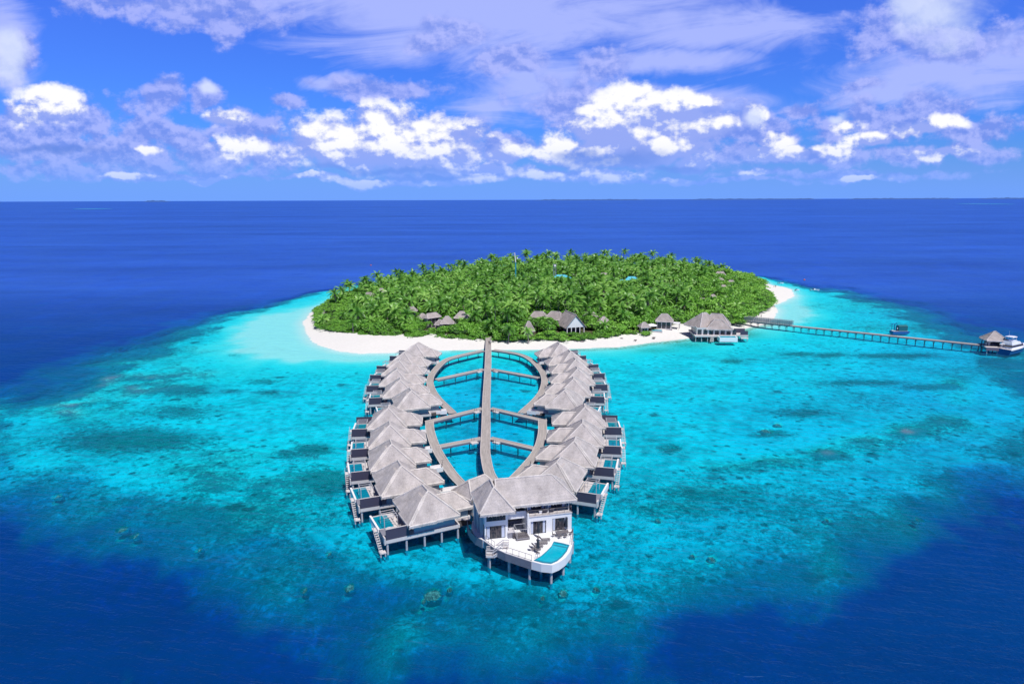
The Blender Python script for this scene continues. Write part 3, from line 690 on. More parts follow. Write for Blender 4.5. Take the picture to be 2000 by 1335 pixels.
# ------------------------------------------------------------------ overwater villa
def make_villa(sx, detail=True):
    mir = sx < 0
    root = empty('overwater_villa', (0, 0, 0))
    B = lambda mb, n, m, p=root, **k: mb.build(n, M[m] if isinstance(m, str) else m, p, mir, **k)
    mb = MB(); mb.box(-8.9, 4.7, -4.9, 4.9, 2.15, 2.8); plat = B(mb, 'platform', 'fascia')
    mb = MB(); mb.box(-5.3, -4.1, -4.85, 4.85, 2.8, 2.82); mb.box(-8.85, -5.3, -4.85, -1.0, 2.8, 2.82); B(mb, 'deck_boards', 'deckwood', plat)
    for u in (-8.6, -5.2, -1.9, 1.3, 4.4):
        for v in (-4.55, 0, 4.55):
            mb = MB(); mb.tube((u, v, -3.5), (u, v, 2.15), .2, .2, 8); B(mb, 'pile', 'pile')
    mb = MB()
    for v in (-4.55, 0, 4.55): mb.box(-8.8, 4.6, v-.15, v+.15, 1.85, 2.147)
    B(mb, 'beam', 'beam')
    mb = MB(); mb.box(-8.7, 7.4, -4.38, -.17, 2.02, 2.12); mb.box(-8.7, 7.4, .17, 4.38, 2.02, 2.12); mb.box(-8.7, 7.4, -.168, .168, 1.70, 1.84); B(mb, 'bounce_blocker', 'under')  # dark slabs added below the platform to deepen the shade there
    # walls with openings towards the sea
    mb = MB(); mb.box(-3.5, 3.9, -4.5, -4.3, 2.8, 5.6); mb.box(-3.5, 3.9, 4.3, 4.5, 2.8, 5.6); mb.box(3.7, 3.9, -4.3, 4.3, 2.8, 5.6)
    mb.box(-3.7, -3.5, -4.5, -3.6, 2.8, 5.6); mb.box(-3.7, -3.5, 3.6, 4.5, 2.8, 5.6); mb.box(-3.7, -3.5, -3.6, 3.6, 5.0, 5.6); B(mb, 'wall', 'shade_blue')
    for v in (-3.6, -1.2, 1.2):
        mb = MB(); mb.box(-3.66, -3.56, v, v+.12, 2.82, 5.0); mb.box(-3.66, -3.56, v+2.28, v+2.4, 2.82, 5.0); mb.box(-3.66, -3.56, v+.12, v+2.28, 4.88, 5.0); wf = B(mb, 'window', 'darkrail')
        mb = MB(); mb.box(-3.62, -3.59, v+.12, v+2.28, 2.82, 4.88); B(mb, 'pane', 'glass', wf)
    # main roof: tall hip plus a second pitch stepping out towards the sea
    E, A, C = hip(-4.5, 4.5, -5.6, 5.6, 5.05, 8.8, -1.5, 1.5)
    rf = hip_roof(root, E, A, C, mirror=mir, seed=3)
    E2 = [(-5.0,-5.75,5.0),(0,-5.75,5.0),(0,.2,5.0),(-5.0,.2,5.0)]
    p = 3.75/4.5; zt = 8.05; tx = -5.0+(zt-5.0)/p; ty = -5.75+(zt-5.0)/(3.75/4.1)
    mb = MB(); slope(mb, (-5.0,.2,5.0),(-5.0,-5.75,5.0),(tx,ty,zt),(tx,.2,zt), seed=9); slope(mb, (-5.0,-5.75,5.0),(0,-5.75,5.0),(0,ty,zt),(tx,ty,zt), seed=11)
    mb.add([(-5.0,.2,5.0),(tx,.2,zt),(0,.2,zt),(0,.2,5.0),(tx,ty,zt),(0,ty,zt)], [(0,1,2,3),(1,4,5,2)]); st = B(mb, 'roof_step', 'thatch', rf)
    mb = MB(); cap(mb, (-5.0,-5.75,5.0), (tx,ty,zt), .2); cap(mb, (tx, ty, zt), (-.05, -1.6, 8.75), .18); B(mb, 'ridge_cap', 'thatch_edge', rf)
    mb = MB(); fringe(mb, [(0,-5.75,5.0),(-5.0,-5.75,5.0),(-5.0,.2,5.0),(-4.6,.2,5.0)], closed=False, seed=5); B(mb, 'eave_fringe', 'thatch_edge', rf)
    # entrance wing towards the boardwalk
    E, A, C = hip(.5, 8.2, -3.0, 3.2, 4.85, 6.9, 1.2, 5.4, 'x')
    hip_roof(root, E, A, C, 'x', name='wing_roof', mirror=mir, seed=21)
    mb = MB(); mb.box(3.9, 7.3, -2.4, -2.2, 2.8, 4.85); mb.box(3.9, 7.3, 2.4, 2.6, 2.8, 4.85); mb.box(7.1, 7.3, -1.0, 2.4, 2.8, 4.85); B(mb, 'wing_wall', 'shade_blue')
    mb = MB(); mb.box(4.7, 7.6, -2.7, 2.8, 2.3, 2.79); B(mb, 'wing_platform', 'fascia')
    for u, v in ((7.2, -2.3), (7.2, 2.3)):
        mb = MB(); mb.tube((u, v, -3.5), (u, v, 2.3), .17, n=7); B(mb, 'pile', 'pile')
    # sea deck: dark privacy screen, plunge pool, pergola, stair
    mb = MB(); mb.box(-8.85, -4.75, -4.88, -4.76, 2.8, 4.75)
    for k in range(4): mb.box(-8.85+k*1.3, -8.73+k*1.3, -4.76, -4.66, 2.8, 4.75)
    ps = B(mb, 'privacy_screen', 'navy'); mb = MB(); mb.box(-8.9, -4.7, -4.92, -4.70, 4.753, 4.81); B(mb, 'top_rail', 'fascia', ps)
    mb = MB(); mb.box(-8.85, -5.35, -.75, 4.75, 1.75, 2.12); mb.box(-8.9, -5.95, -.85, -.6, 2.81, 2.93); mb.box(-8.9, -5.95, 4.6, 4.86, 2.81, 2.93); mb.box(-5.95, -5.1, -.9, 4.8, 2.821, 2.9); mb.box(-6.2, -5.96, -.6, 4.6, 2.81, 2.93); pl = B(mb, 'plunge_pool', 'fascia')
    mb = MB(); mb.box(-9.25, -8.9, -1.0, 4.95, 2.0, 3.15); B(mb, 'infinity_edge', 'white', pl)
    mb = MB(); mb.box(-8.9, -6.2, -.6, 4.6, 2.82, 2.86); B(mb, 'pool_water', 'plunge', pl)
    mb = MB(); mb.box(-9.15, -7.9, -4.6, -1.4, 2.5, 3.25); B(mb, 'bench_box', 'slat')
    mb = MB(); mb.box(-9.2, -8.95, -4.95, -3.9, 2.0, 3.3); B(mb, 'corner_block', 'fascia')
    pg = MB()
    for u, v in ((-8.0,-.9),(-5.6,-.9),(-8.0,1.9),(-5.6,1.9)): pg.bar((u,v,2.8),(u,v,5.0),.09)
    for v in (-.9,.05,1.0,1.9): pg.bar((-8.1,v,5.0),(-5.5,v,5.0),.09)
    for u in (-8.0,-5.6): pg.bar((u,-.9,4.99),(u,1.9,4.99),.08)
    B(pg, 'pergola', 'rail')
    stp = MB(); n = 9
    for k in range(n):
        t = k/(n-1); v = -.6-3.4*t; z = 2.75-1.95*t; stp.box(-9.9, -9.3, v-.24, v+.02, z-.08, z)
    for u in (-9.93, -9.27): stp.bar((u,-.4,2.55),(u,-4.1,.62),.06,.18)
    stp.box(-9.95, -8.95, -.6, .7, 2.55, 2.78); sr = B(stp, 'stair', 'fascia')
    mb = MB(); mb.box(-10.1, -9.0, -5.2, -4.1, .58, .75); B(mb, 'landing', 'fascia', sr)
    mb = MB()
    for u in (-9.95,):
        mb.bar((u,.6,3.7),(u,-.6,3.7),.05); mb.bar((u,-.6,3.7),(u,-4.1,1.7),.05); mb.bar((u,-4.1,1.7),(u,-5.3,1.7),.05)
        for v, z0 in ((.6,2.8),(-.6,2.8),(-2.3,1.8),(-4.1,.75),(-5.3,.75)): mb.bar((u,v,z0),(u,v,z0+.95),.05)
    B(mb, 'handrail', 'rail', sr)
    for u, v in ((-9.95,-5.05),(-9.15,-5.05)):
        mb = MB(); mb.tube((u,v,-3),(u,v,.56),.13,n=7); B(mb, 'pile', 'pile', sr)
    return root
LV = [(-34.2,244.1,-11),(-36.2,229.6,-9),(-36.5,218.4,-3),(-35.5,206.2,2),(-32.8,194,8),(-28.4,182.6,17),(-31.3,166.8,6),(-28.9,153.7,11),(-26.6,141.1,16),(-22.9,128.9,22),(-16.5,117.1,26)]
RV = [(16.6,243.3,-13),(19.5,230.3,-11),(20.5,219,-5),(20.1,206.4,0),(18.1,194.2,6),(15,182.1,15),(18.4,167.1,3),(16.7,154.5,7),(14,142.5,13),(9.8,130.5,20)]
ordw = ['first', 'second', 'third', 'fourth', 'fifth', 'sixth']
def villa_label(side, i):
    if i < 6:
        if i == 0: return f'thatched overwater villa nearest the beach in the {side} row'
        if i == 5: return f'frontmost thatched overwater villa of the far {side} cluster, by the gap in the row'
        return f'thatched overwater villa, {ordw[i]} from the beach in the far {side} cluster'
    n = 11 if side == 'left' else 10
    if i == 6: return f'thatched overwater villa at the back of the near {side} cluster, beside the loop corner'
    if i == n-1: return 'frontmost thatched overwater villa of the left row, left of the two-storey house' if side == 'left' else 'thatched overwater villa right behind the two-storey house on the right'
    return f'thatched overwater villa, {ordw[i-6]} from the back of the near {side} cluster'
def short(side, i):
    n = 11 if side == 'left' else 10
    if i < 6: return f'villa {ordw[i]} from the beach, {side} row'
    if i == n-1: return f'the frontmost villa of the {side} row'
    return f'villa {ordw[i-6]} from the back, near {side} cluster'
def nearest(path, p):
    return min(path, key=lambda q: (q-p).length)
link_update()
VILLAS = []
for side, rows, sgn in (('left', LV, 1), ('right', RV, -1)):
    proto = make_villa(sgn); link_update()
    for i, (ax, ay, ph) in enumerate(rows):
        o = proto if i == 0 else copy_tree(proto)
        VILLAS.append((o, side, i, ax, ay, ph, sgn))
link_update()
for o, side, i, ax, ay, ph, sgn in VILLAS:
    a = R(ph)*sgn; vd = Vector((-math.sin(a), math.cos(a))); ud = Vector((math.cos(a), math.sin(a)))*sgn
    c = Vector((ax, ay))-vd*1.5
    o.location = (c.x, c.y, 0); o.rotation_euler = (0, 0, a)
    tag(o, villa_label(side, i), 'villa', 'thatched overwater villas in two rows')
    if i in (0, 6):      # end of a cluster: a second screen at the back of the deck
        mb = MB(); mb.box(-8.85, -4.75, 4.76, 4.88, 2.8, 4.75); mb.build('privacy_screen', M['navy'], o, sgn < 0)
    # footbridge to the boardwalk
    paths = (pLf if i < 6 else pLn) if side == 'left' else (pRf if i < 6 else pRn)
    s = c+ud*6.4-vd*(2.6 if i not in (0, 1) else 2.2); q = nearest(paths, s+ud*2.2)
    L = (q-s).length
    if L > 1.6:
        d = (q-s)/L; e = q-d*1.3; L = (e-s).length
        t = empty('footbridge', (s.x, s.y, 0), math.atan2(d.y, d.x), 'pale footbridge to '+short(side, i), 'footbridge', 'footbridges from villas to the boardwalk')
        mb = MB(); mb.box(0, L, -.85, .85, 2.0, 2.38); mb.build('deck', M['fascia'], t)
        for v in (-.95, .83):
            mb = MB(); mb.box(0, L, v, v+.12, 1.95, 2.95); mb.build('parapet', M['white'], t)
        mb = MB(); mb.tube((L*.55, 0, -3), (L*.55, 0, 2.0), .16, n=7); mb.box(L*.55-.3, L*.55+.3, -.7, .7, 1.8, 1.997); mb.build('pile', M['darkpile'], t)
    # furniture on the decks one can see into
    if i >= 6 or i in (3, 4, 5):
        def at(u, v): return c+ud*u+vd*v
        w = short(side, i)
        p = at(-7.3, -1.7) if i % 2 == 0 else at(-7.0, -2.0)
        t = empty('round_chair', (p.x, p.y, 2.82), a+.4, 'round pale nest chair on '+w, 'chair', 'round nest chairs on villa decks')
        mb = MB(); mb.lathe([(.25,0),(.6,.12),(.72,.4),(.66,.42),(.5,.2),(.1,.18)], n=14); mb.build('shell', M['rail'], t)
        mb = MB(); mb.lathe([(.5,.22),(.56,.3),(.3,.36),(.02,.36)], n=12); mb.build('cushion', M['cushion'], t)
        p = at(-5.4, -2.6)
        t = empty('sun_lounger', (p.x, p.y, 2.82), a+R(90)*sgn, 'dark sun lounger on '+w, 'sun lounger', 'sun loungers on villa decks')
        mb = MB(); mb.box(-1, .35, -.32, .32, .25, .35); mb.bar((.33,0,.3),(.95,0,.75),.64,.09)
        for u2, v2 in ((-.9,-.28),(-.9,.28),(.5,-.28),(.5,.28)): mb.bar((u2,v2,0),(u2,v2,.27),.06)
        mb.build('frame', M['furn'], t); mb = MB(); mb.box(-.95,.3,-.28,.28,.355,.42); mb.build('cushion', M['navy'], t)
# ------------------------------------------------------------------ two-storey house at the tip
HO = Vector((-4.7, 106.0)); HA = R(12.5)
house = empty('two_storey_house', (HO.x, HO.y, 0), HA, 'large white two-storey house with grey thatched roofs at the front tip', 'house')
def hl(x, y):    # world to house coordinates
    d = Vector((x, y))-HO; return (d.x*math.cos(HA)+d.y*math.sin(HA), -d.x*math.sin(HA)+d.y*math.cos(HA))
def hw(u, v): return (HO.x+u*math.cos(HA)-v*math.sin(HA), HO.y+u*math.sin(HA)+v*math.cos(HA))
def hb(mb, n, m, p=None, **k): return mb.build(n, M[m], p or house, **k)
ZD = 3.55
base = [hl(-4.75,105.9), hl(-3.1,103.6), hl(-1.1,101.8), hl(3.0,99.15), hl(4.5,98.35), hl(6.2,98.0), hl(7.4,98.9), hl(8.5,100.3), hl(9.4,102.2), hl(9.95,104.4), (15.5,-.3), (15.5, 7.6), (-.9,7.6), (-1.6,4.5), (-1.3,1.6)]
mb = MB(); mb.prism(base, 2.15, ZD); tb = hb(mb, 'terrace', 'white')
mb = MB(); cxb = sum(p[0] for p in base)/len(base); cyb = sum(p[1] for p in base)/len(base); mb.prism([(cxb+(x-cxb)*.97, cyb+(y-cyb)*.97) for x, y in base], 2.09, 2.14); hb(mb, 'bounce_blocker', 'under', tb)  # dark slab added below the terrace to stop bounced light
# slatted band on the left front of the terrace
sl = MB()
for (a, b) in (((-1.1,101.8),(3.0,99.15)), ((-4.75,105.9),(-3.1,103.6)), ((-3.1,103.6),(-1.1,101.8))):
    p, q = Vector(hl(*a)), Vector(hl(*b)); d = (q-p).normalized(); n = Vector((d.y, -d.x))
    for k in range(7): sl.bar((*(p+n*.07), 2.25+k*.195), (*(q+n*.07), 2.25+k*.195), .12, .175)
hb(sl, 'slatted_fascia', 'slat', tb)
# ramped side fascia running back along the left
mb = MB(); L = [(-.3,.2),(-1.25,1.7),(-1.75,3.6),(-1.9,5.6),(-1.7,7.6)]
for (a, b) in zip(L, L[1:]): mb.bar((a[0]-.1,a[1],2.85),(b[0]-.1,b[1],2.85),.12,1.5)
hb(mb, 'side_fascia', 'slat', tb)
for k, (x, y) in enumerate([(6.1,98.7),(8.2,101.2),(2.7,99.9),(-.6,102.2),(9.6,105.0),(10.3,108.0),(4.6,101.5),(0.8,104.5),(6.0,105.5),(3.0,109.0),(-3.0,107.5),(9.0,111.5),(-5.4,110.5),(1.0,113.0)]):
    u, v = hl(x, y); mb = MB(); mb.tube((u,v,-5), (u,v,2.15), .23, .23, 10); hb(mb, 'pile', 'pile')
mb = MB()
for v in (1, 4.5, 7): mb.bar((-.8, v, 1.98), (14.8, v, 1.98), .3, .33)
mb.bar((5, -2.5, 1.98), (13.5, -2.5, 1.98), .3, .33)
for u in (2, 8, 12): mb.bar((u, -2.2, 1.9), (u, 7, 1.9), .25, .3)
hb(mb, 'beam', 'beam')
# plain wall helper: front wall in the plane v with rectangular openings (u0,u1,z0,z1)
def wall(mb, u0, u1, v0, v1, z0, z1, ops):
    us = sorted({u0, u1, *[o[0] for o in ops], *[o[1] for o in ops]})
    for a, b in zip(us, us[1:]):
        zs = z0
        for o in sorted([o for o in ops if o[0] <= a and o[1] >= b], key=lambda o: o[2]):
            if o[2] > zs: mb.box(a, b, v0, v1, zs, o[2])
            zs = o[3]
        if zs < z1: mb.box(a, b, v0, v1, zs, z1)
def window(u0, u1, v, z0, z1, n=4, bars=0, name='window', curtains=True, parent=None, fr=.09):
    mb = MB(); mb.box(u0,u1,v-.06,v+.06,z1-fr,z1); mb.box(u0,u1,v-.06,v+.06,z0,z0+fr)
    for k in range(n+1):
        c = u0+(u1-u0)*k/n; c = min(max(c, u0+fr/2), u1-fr/2); mb.box(c-fr/2, c+fr/2, v-.063, v+.063, z0+fr, z1-fr)
    for k in range(bars):
        c = z0+(z1-z0)*(k+1)/(bars+1); mb.box(u0+fr, u1-fr, v-.03, v+.03, c-.025, c+.025)
    w = hb(mb, name, 'darkrail', parent)
    mb = MB(); mb.box(u0+.02,u1-.02,v-.012,v+.012,z0+fr,z1-fr); hb(mb, 'pane', 'glass', w)
    if curtains:
        d = (u1-u0)*.19
        for a, b in ((u0+fr+.01, u0+d), (u1-d, u1-fr-.01)):
            m_ = max(2, int((b-a)/.14)); mb = MB()
            for k in range(m_): mb.box(a+(b-a)*k/m_, a+(b-a)*(k+.8)/m_, v-.04, v-.014, z0+fr, z1-fr-.02)
            mb.box(a, b, v-.045, v-.013, z1-fr-.1, z1-fr-.021)
            hb(mb, 'curtain', 'curtain', w)
    return w
EV = 9.1
# left bay
mb = MB(); wall(mb, 0, 4.0, 0, .25, ZD, EV+.3, [(.25,3.55,ZD+.12,ZD+2.45),(.3,3.6,ZD+3.35,ZD+5.0)])
wall(mb, 0, 0, 0, 0, 0, 0, []); mb.box(0,.25,.25,7.0,ZD,EV+.3); mb.box(3.75,4.0,.25,4.2,ZD,EV+.3); hb(mb, 'bay_wall', 'white')
window(.25,3.55,.1,ZD+.12,ZD+2.45,4); window(.3,3.6,.1,ZD+3.35,ZD+5.0,3,3,curtains=False)
for v, wd, z1 in ((1.4,.25,EV),(3.0,.3,EV),(4.8,.3,EV)):     # stepped blades along the left side
    mb = MB(); mb.box(-.45-.25*(v>2)-.25*(v>4), .02, v, v+1.1, ZD-.9, z1); hb(mb, 'side_blade', 'shade_blue')
mb = MB(); mb.box(-.02, 0, .5, 1.3, ZD+.1, ZD+2.4); hb(mb, 'side_window', 'glass')
# recessed middle: white lintel with the open bar below
mb = MB(); mb.box(4.0, 7.4, 1.2, 1.45, ZD+2.75, ZD+4.05); mb.box(7.4,7.65,-.05,1.45,ZD,ZD+4.05); mb.box(4.0,7.4,1.45,4.6,ZD+2.75,ZD+2.9); hb(mb, 'lintel', 'white')
mb = MB(); mb.box(4.0, 7.65, 4.6, 4.8, ZD, EV); hb(mb, 'bar_back_wall', 'slat')
mb = MB(); mb.box(4.0,7.4,4.2,4.58,ZD+.9,ZD+1.1); mb.box(4.0,7.4,4.25,4.58,ZD+1.7,ZD+1.85); mb.box(4.0,5.2,3.9,4.58,ZD,ZD+.9); hb(mb, 'bar_shelf', 'darkrail')
mb = MB(); mb.box(4.0, 7.65, 2.8, 3.0, ZD+4.05, EV); hb(mb, 'upper_hall_wall', 'slat')
# main block ground floor
mb = MB(); wall(mb, 7.65, 15.3, .1, .35, ZD, ZD+3.3, [(8.0,10.75,ZD,ZD+2.45),(11.85,14.6,ZD+.3,ZD+2.6)])
mb.box(15.05,15.3,.35,7.2,ZD,ZD+3.3); mb.box(7.4,7.65,1.45,7.2,ZD,EV); hb(mb, 'wall', 'white')
window(8.0,10.75,.4,ZD+.02,ZD+2.45,4); window(11.85,14.6,.2,ZD+.3,ZD+2.6,3)
mb = MB(); mb.box(7.40,15.35,.0,7.2,ZD+3.3,ZD+3.5); bal = hb(mb, 'balcony_floor', 'fascia')
# balcony rail
def glass_rail(pts, z, name='railing', n=1.2, h=1.0, parent=None, mat='furn', pane=True):
    mb = MB(); gb = MB()
    for a, b in zip(pts, pts[1:]):
        a = Vector(a); b = Vector(b); L = (b-a).length; k = max(1, round(L/n))
        for i in range(k+1):
            p = a+(b-a)*i/k; mb.bar((p.x,p.y,z),(p.x,p.y,z+h),.05)
        mb.bar((a.x,a.y,z+h),(b.x,b.y,z+h),.05,.05); mb.bar((a.x,a.y,z+.12),(b.x,b.y,z+.12),.04,.04)
    return hb(mb, name, mat, parent)
glass_rail([(7.5,2.0),(7.5,.08),(15.25,.08),(15.25,2.0)], ZD+3.5, parent=bal, n=1.25)
for u in (7.45, 15.3): mb = MB(); mb.box(u,u+.05,.3,2.2,ZD+3.5,ZD+4.5); hb(mb, 'side_screen', 'navy', bal)
mb = MB(); wall(mb, 7.65, 15.1, 2.2, 2.4, ZD+3.5, EV+.5, [(8.0,11.1,ZD+3.5,ZD+5.6),(11.6,14.8,ZD+3.5,ZD+5.6)]); mb.box(14.9,15.1,2.4,7.0,ZD+3.5,EV+.3); hb(mb, 'upper_wall', 'shade_blue')
window(8.0,11.1,2.3,ZD+3.52,ZD+5.6,4); window(11.6,14.8,2.3,ZD+3.52,ZD+5.6,4)
mb = MB(); mb.box(0,15.1,6.9,7.1,ZD,EV+.3); hb(mb, 'back_wall', 'shade_blue')
for u in (7.6, 11.3, 15.0):
    mb = MB(); mb.tube((u,.9,ZD+3.5),(u,.9,EV+.3),.08); hb(mb, 'column', 'white')
# roofs
E, A, C = hip(2.2, 16.3, .3, 7.8, EV+.15, 12.6, 2.6, 12.7, 'x', xc=4.0)
hip_roof(house, E, A, C, 'x', name='main_roof', seed=40, lod=2, step=.13, drop=.5, capr=.14)
E, A, C = hip(-1.0, 5.0, -1.25, 7.4, EV-.1, 12.2, 1.8, 5.2, 'y')
hip_roof(house, E, A, C, 'y', name='bay_roof', seed=50, lod=2, step=.13, drop=.5)
# terrace: railings, stair, pool
glass_rail([hl(-1.0,101.9), hl(3.0,99.3)], ZD, 'terrace_railing', 1.15, 1.0)
glass_rail([(.1,-.15), hl(-3.0,103.7)], ZD, 'terrace_railing', .9, 1.0)
glass_rail([hl(9.85,104.5), (15.4,-.5)][:2], ZD, 'terrace_railing', .8, 1.0)
ring = [(3.35,99.35),(4.7,98.65),(6.05,98.35),(7.1,99.2),(8.0,100.5),(8.85,102.2),(9.45,104.2),(8.2,104.9),(6.9,105.4),(6.4,103.8),(5.6,102.3),(4.6,100.7)]
cx = sum(p[0] for p in ring)/len(ring); cy = sum(p[1] for p in ring)/len(ring)
def grow(k): return [hl(cx+(x-cx)*k, cy+(y-cy)*k) for x, y in ring]
pool = MB(); a, b = grow(1.0), grow(.90); n = len(a)
pool.add([(x,y,ZD+.12) for x,y in a]+[(x,y,ZD+.12) for x,y in b]+[(x,y,ZD-.05) for x,y in a]+[(x,y,ZD-.05) for x,y in b],
  [(i,(i+1)%n,n+(i+1)%n,n+i) for i in range(n)]+[(2*n+i,2*n+(i+1)%n,(i+1)%n,i) for i in range(n)]+[(n+i,n+(i+1)%n,3*n+(i+1)%n,3*n+i) for i in range(n)])
pl = hb(pool, 'swimming_pool', 'tile')
mb = MB(); mb.add([(x,y,ZD+.06) for x,y in grow(.93)], [tuple(range(n))]); hb(mb, 'pool_water', 'pool', pl)
mb = MB(); p, q = Vector(hl(6.75,104.3)), Vector(hl(9.1,103.3)); mb.bar((*p,ZD+.075),(*q,ZD+.075),.28,.02); hb(mb, 'pool_step', 'tile', pl)
for s in (0,.35):
    mb = MB(); x, y = hl(3.6+s, 100.0+s*.9); mb.bar((x,y,ZD),(x,y,ZD+.8),.05); mb.bar((x,y,ZD+.8),(x+.35,y-.2,ZD+.8),.05); mb.bar((x+.35,y-.2,ZD+.8),(x+.35,y-.2,ZD+.1),.05)
    hb(mb, 'pool_handrail', 'rail', pl)
# stair hanging off the left front corner
st = MB(); p0 = Vector(hl(*P(993,1071,ZD))); p1 = Vector(hl(*P(962,1083,ZD-1.2))); d = (p1-p0).normalized(); nn = Vector((d.y,-d.x))
def strip(mb, a, b, w, za, zb, t=.2): mb.bar((a.x,a.y,za),(b.x,b.y,zb),w,t)
strip(st, p0+nn*.3, p0+d*.9+nn*.3, 1.2, ZD-.1, ZD-.1, .4)
for k in range(8):
    t = k/7; c = p0+d*(1.0+1.5*t)+nn*.3; st.bar((c.x-d.x*.14,c.y-d.y*.14,ZD-.15-1.1*t),(c.x+d.x*.14,c.y+d.y*.14,ZD-.15-1.1*t),1.4,.1)
c0 = p0+d*2.5+nn*.3; c1 = c0+d*1.2; strip(st, c0, c1, 1.4, ZD-1.35, ZD-1.35, .35)
for s in (-.6,.6): strip(st, p0+d*.9+nn*(.3+s), c0+nn*(.0+s), .1, ZD-.35, ZD-1.4, .45)
stair = hb(st, 'stair', 'fascia')
for s in (-.6,.6):
    mb = MB(); a = p0+nn*(.3+s); b = p0+d*.9+nn*(.3+s); c = c0+nn*s; e = c1+nn*s
    for q, z in ((a,ZD+.15),(b,ZD+.15),((b+c)/2,ZD-.5),(c,ZD-1.15),(e,ZD-1.15)): mb.bar((q.x,q.y,z),(q.x,q.y,z+.95),.07)
    for (q, z), (r_, z2) in (((a,ZD+1.1),(b,ZD+1.1)),((b,ZD+1.1),(c,ZD-.2)),((c,ZD-.2),(e,ZD-.2)),((a,ZD+.7),(b,ZD+.7)),((b,ZD+.7),(c,ZD-.6)),((c,ZD-.6),(e,ZD-.6))):
        mb.bar((q.x,q.y,z),(r_.x,r_.y,z2),.09,.14)
    hb(mb, 'balustrade', 'fascia', stair)
mb = MB(); q = c0+d*.8; mb.tube((q.x,q.y,-5),(q.x,q.y,ZD-1.4),.2,.2,10); r_ = c0+d*.6-nn*.3; mb.tube((r_.x,r_.y,-5),(r_.x,r_.y,ZD-1.4),.15,.15,8); hb(mb, 'pile', 'pile', stair)

# entrance pavilion behind the house, low hip roof where the boardwalks meet
ep = Vector(P(927, 946, 7.0)); entry = empty('entrance_pavilion', (ep.x, ep.y, 0), R(44), 'low thatched entrance pavilion tucked behind the two-storey house at its left', 'pavilion')
E, A, C = hip(-3.4, 4.2, -3.2, 2.8, 6.0, 8.4, -1.6, 2.4, 'x'); hip_roof(entry, E, A, C, 'x', 'thatch', seed=61)
mb = MB(); mb.box(-2.6,3.4,-2.4,2.0,2.3,3.0); mb.build('platform', M['fascia'], entry)
mb = MB(); mb.box(-2.6,-2.4,-2.4,2.0,3.0,6.0); mb.box(-2.4,3.4,1.8,2.0,3.0,6.0); mb.box(2.0,3.4,-2.4,-2.2,3.0,6.0); mb.build('wall', M['shade_blue'], entry)
for u, v in ((-2.3,-2.2),(3.2,-2.2),(-2.3,1.8),(3.2,1.8)):
    mb = MB(); mb.tube((u,v,-3.5),(u,v,2.3),.18,n=7); mb.build('pile', M['darkpile'], entry)

# ------------------------------------------------------------------ terrace furniture
def lounger(x, y, z, a, lab, grp):
    t = empty('sun_lounger', (x, y, z), a, lab, 'sun lounger', grp)
    mb = MB()
    for k in range(9): mb.box(-1.0+k*.155, -.9+k*.155, -.33, .33, .27, .33)
    for s in (-.33,.33): mb.bar((-1.0,s,.28),(.45,s,.28),.06,.08)
    for k in range(5): mb.box(.38+k*.12,.47+k*.12,-.33,.33,.33+k*.11,.38+k*.11)
    for u in (-.85,.4):
        for s in (-.3,.3): mb.bar((u,s,0),(u,s,.28),.06)
    mb.build('frame', M['furn'], t); mb = MB(); mb.bar((.55,0,.52),(.85,0,.80),.5,.1); mb.build('head_cushion', M['navy'], t); return t
for k, (px, py) in enumerate([(1063,1055.5),(1058,1062),(1049,1068.5),(1044.5,1074)]):
    x, y = P(px, py, ZD)
    lounger(x, y, ZD+.003, HA+R(180-4), ['sun lounger on the house terrace nearest the glass doors','second sun lounger from the doors on the house terrace, behind the front umbrella','third sun lounger from the doors on the house terrace, before the front umbrella','frontmost sun lounger on the house terrace, by the pool rail'][k], 'dark loungers on the house terrace')
def umbrella(x, y, z, lab, hh=2.7):
    t = empty('closed_umbrella', (x, y, z), 0, lab, 'umbrella', 'closed dark umbrellas on the house terrace')
    mb = MB(); mb.lathe([(.35,0),(.33,.08),(.08,.1),(.06,.2)], n=12); mb.build('foot', M['furn'], t)
    mb = MB(); mb.tube((0,0,.1),(0,0,hh),.035); mb.build('pole', M['darkrail'], t)
    mb = MB(); prof = [(.05,hh+.05),(.10,hh-.15),(.17,hh-.8),(.24,hh-1.5),(.27,hh-1.75),(.14,hh-1.8)]
    vs = [(r*(1+.22*(k%2))*math.cos(k*math.pi/8), r*(1+.22*(k%2))*math.sin(k*math.pi/8), zz) for r, zz in prof for k in range(16)]
    mb.add(vs, [(i*16+k, i*16+(k+1)%16, (i+1)*16+(k+1)%16, (i+1)*16+k) for i in range(len(prof)-1) for k in range(16)][::1]+[tuple(range(16))]); mb.build('folded_canopy', M['umb'], t)
for (px, py), l in zip([(1051.5,1048.5),(1050.5,1079.5),(1105.5,1037)], ['closed dark umbrella standing behind the loungers on the house terrace','closed dark umbrella in front of the loungers by the pool edge','closed dark umbrella over the dining table on the house terrace']):
    x, y = P(px, py, ZD); umbrella(x, y, ZD+.003, l)
def table(x, y, z, a, w, d, name, lab, cat='table'):
    t = empty(name, (x, y, z), a, lab, cat); mb = MB()
    for k in range(int(w/.16)): mb.box(-w/2+k*.16, -w/2+k*.16+.14, -d/2, d/2, .7, .75)
    mb.build('tabletop', M['furn'], t)
    for u in (-w/2+.1, w/2-.1):
        for v in (-d/2+.1, d/2-.1): mb = MB(); mb.bar((u,v,0),(u,v,.7),.07); mb.build('leg', M['furn'], t)
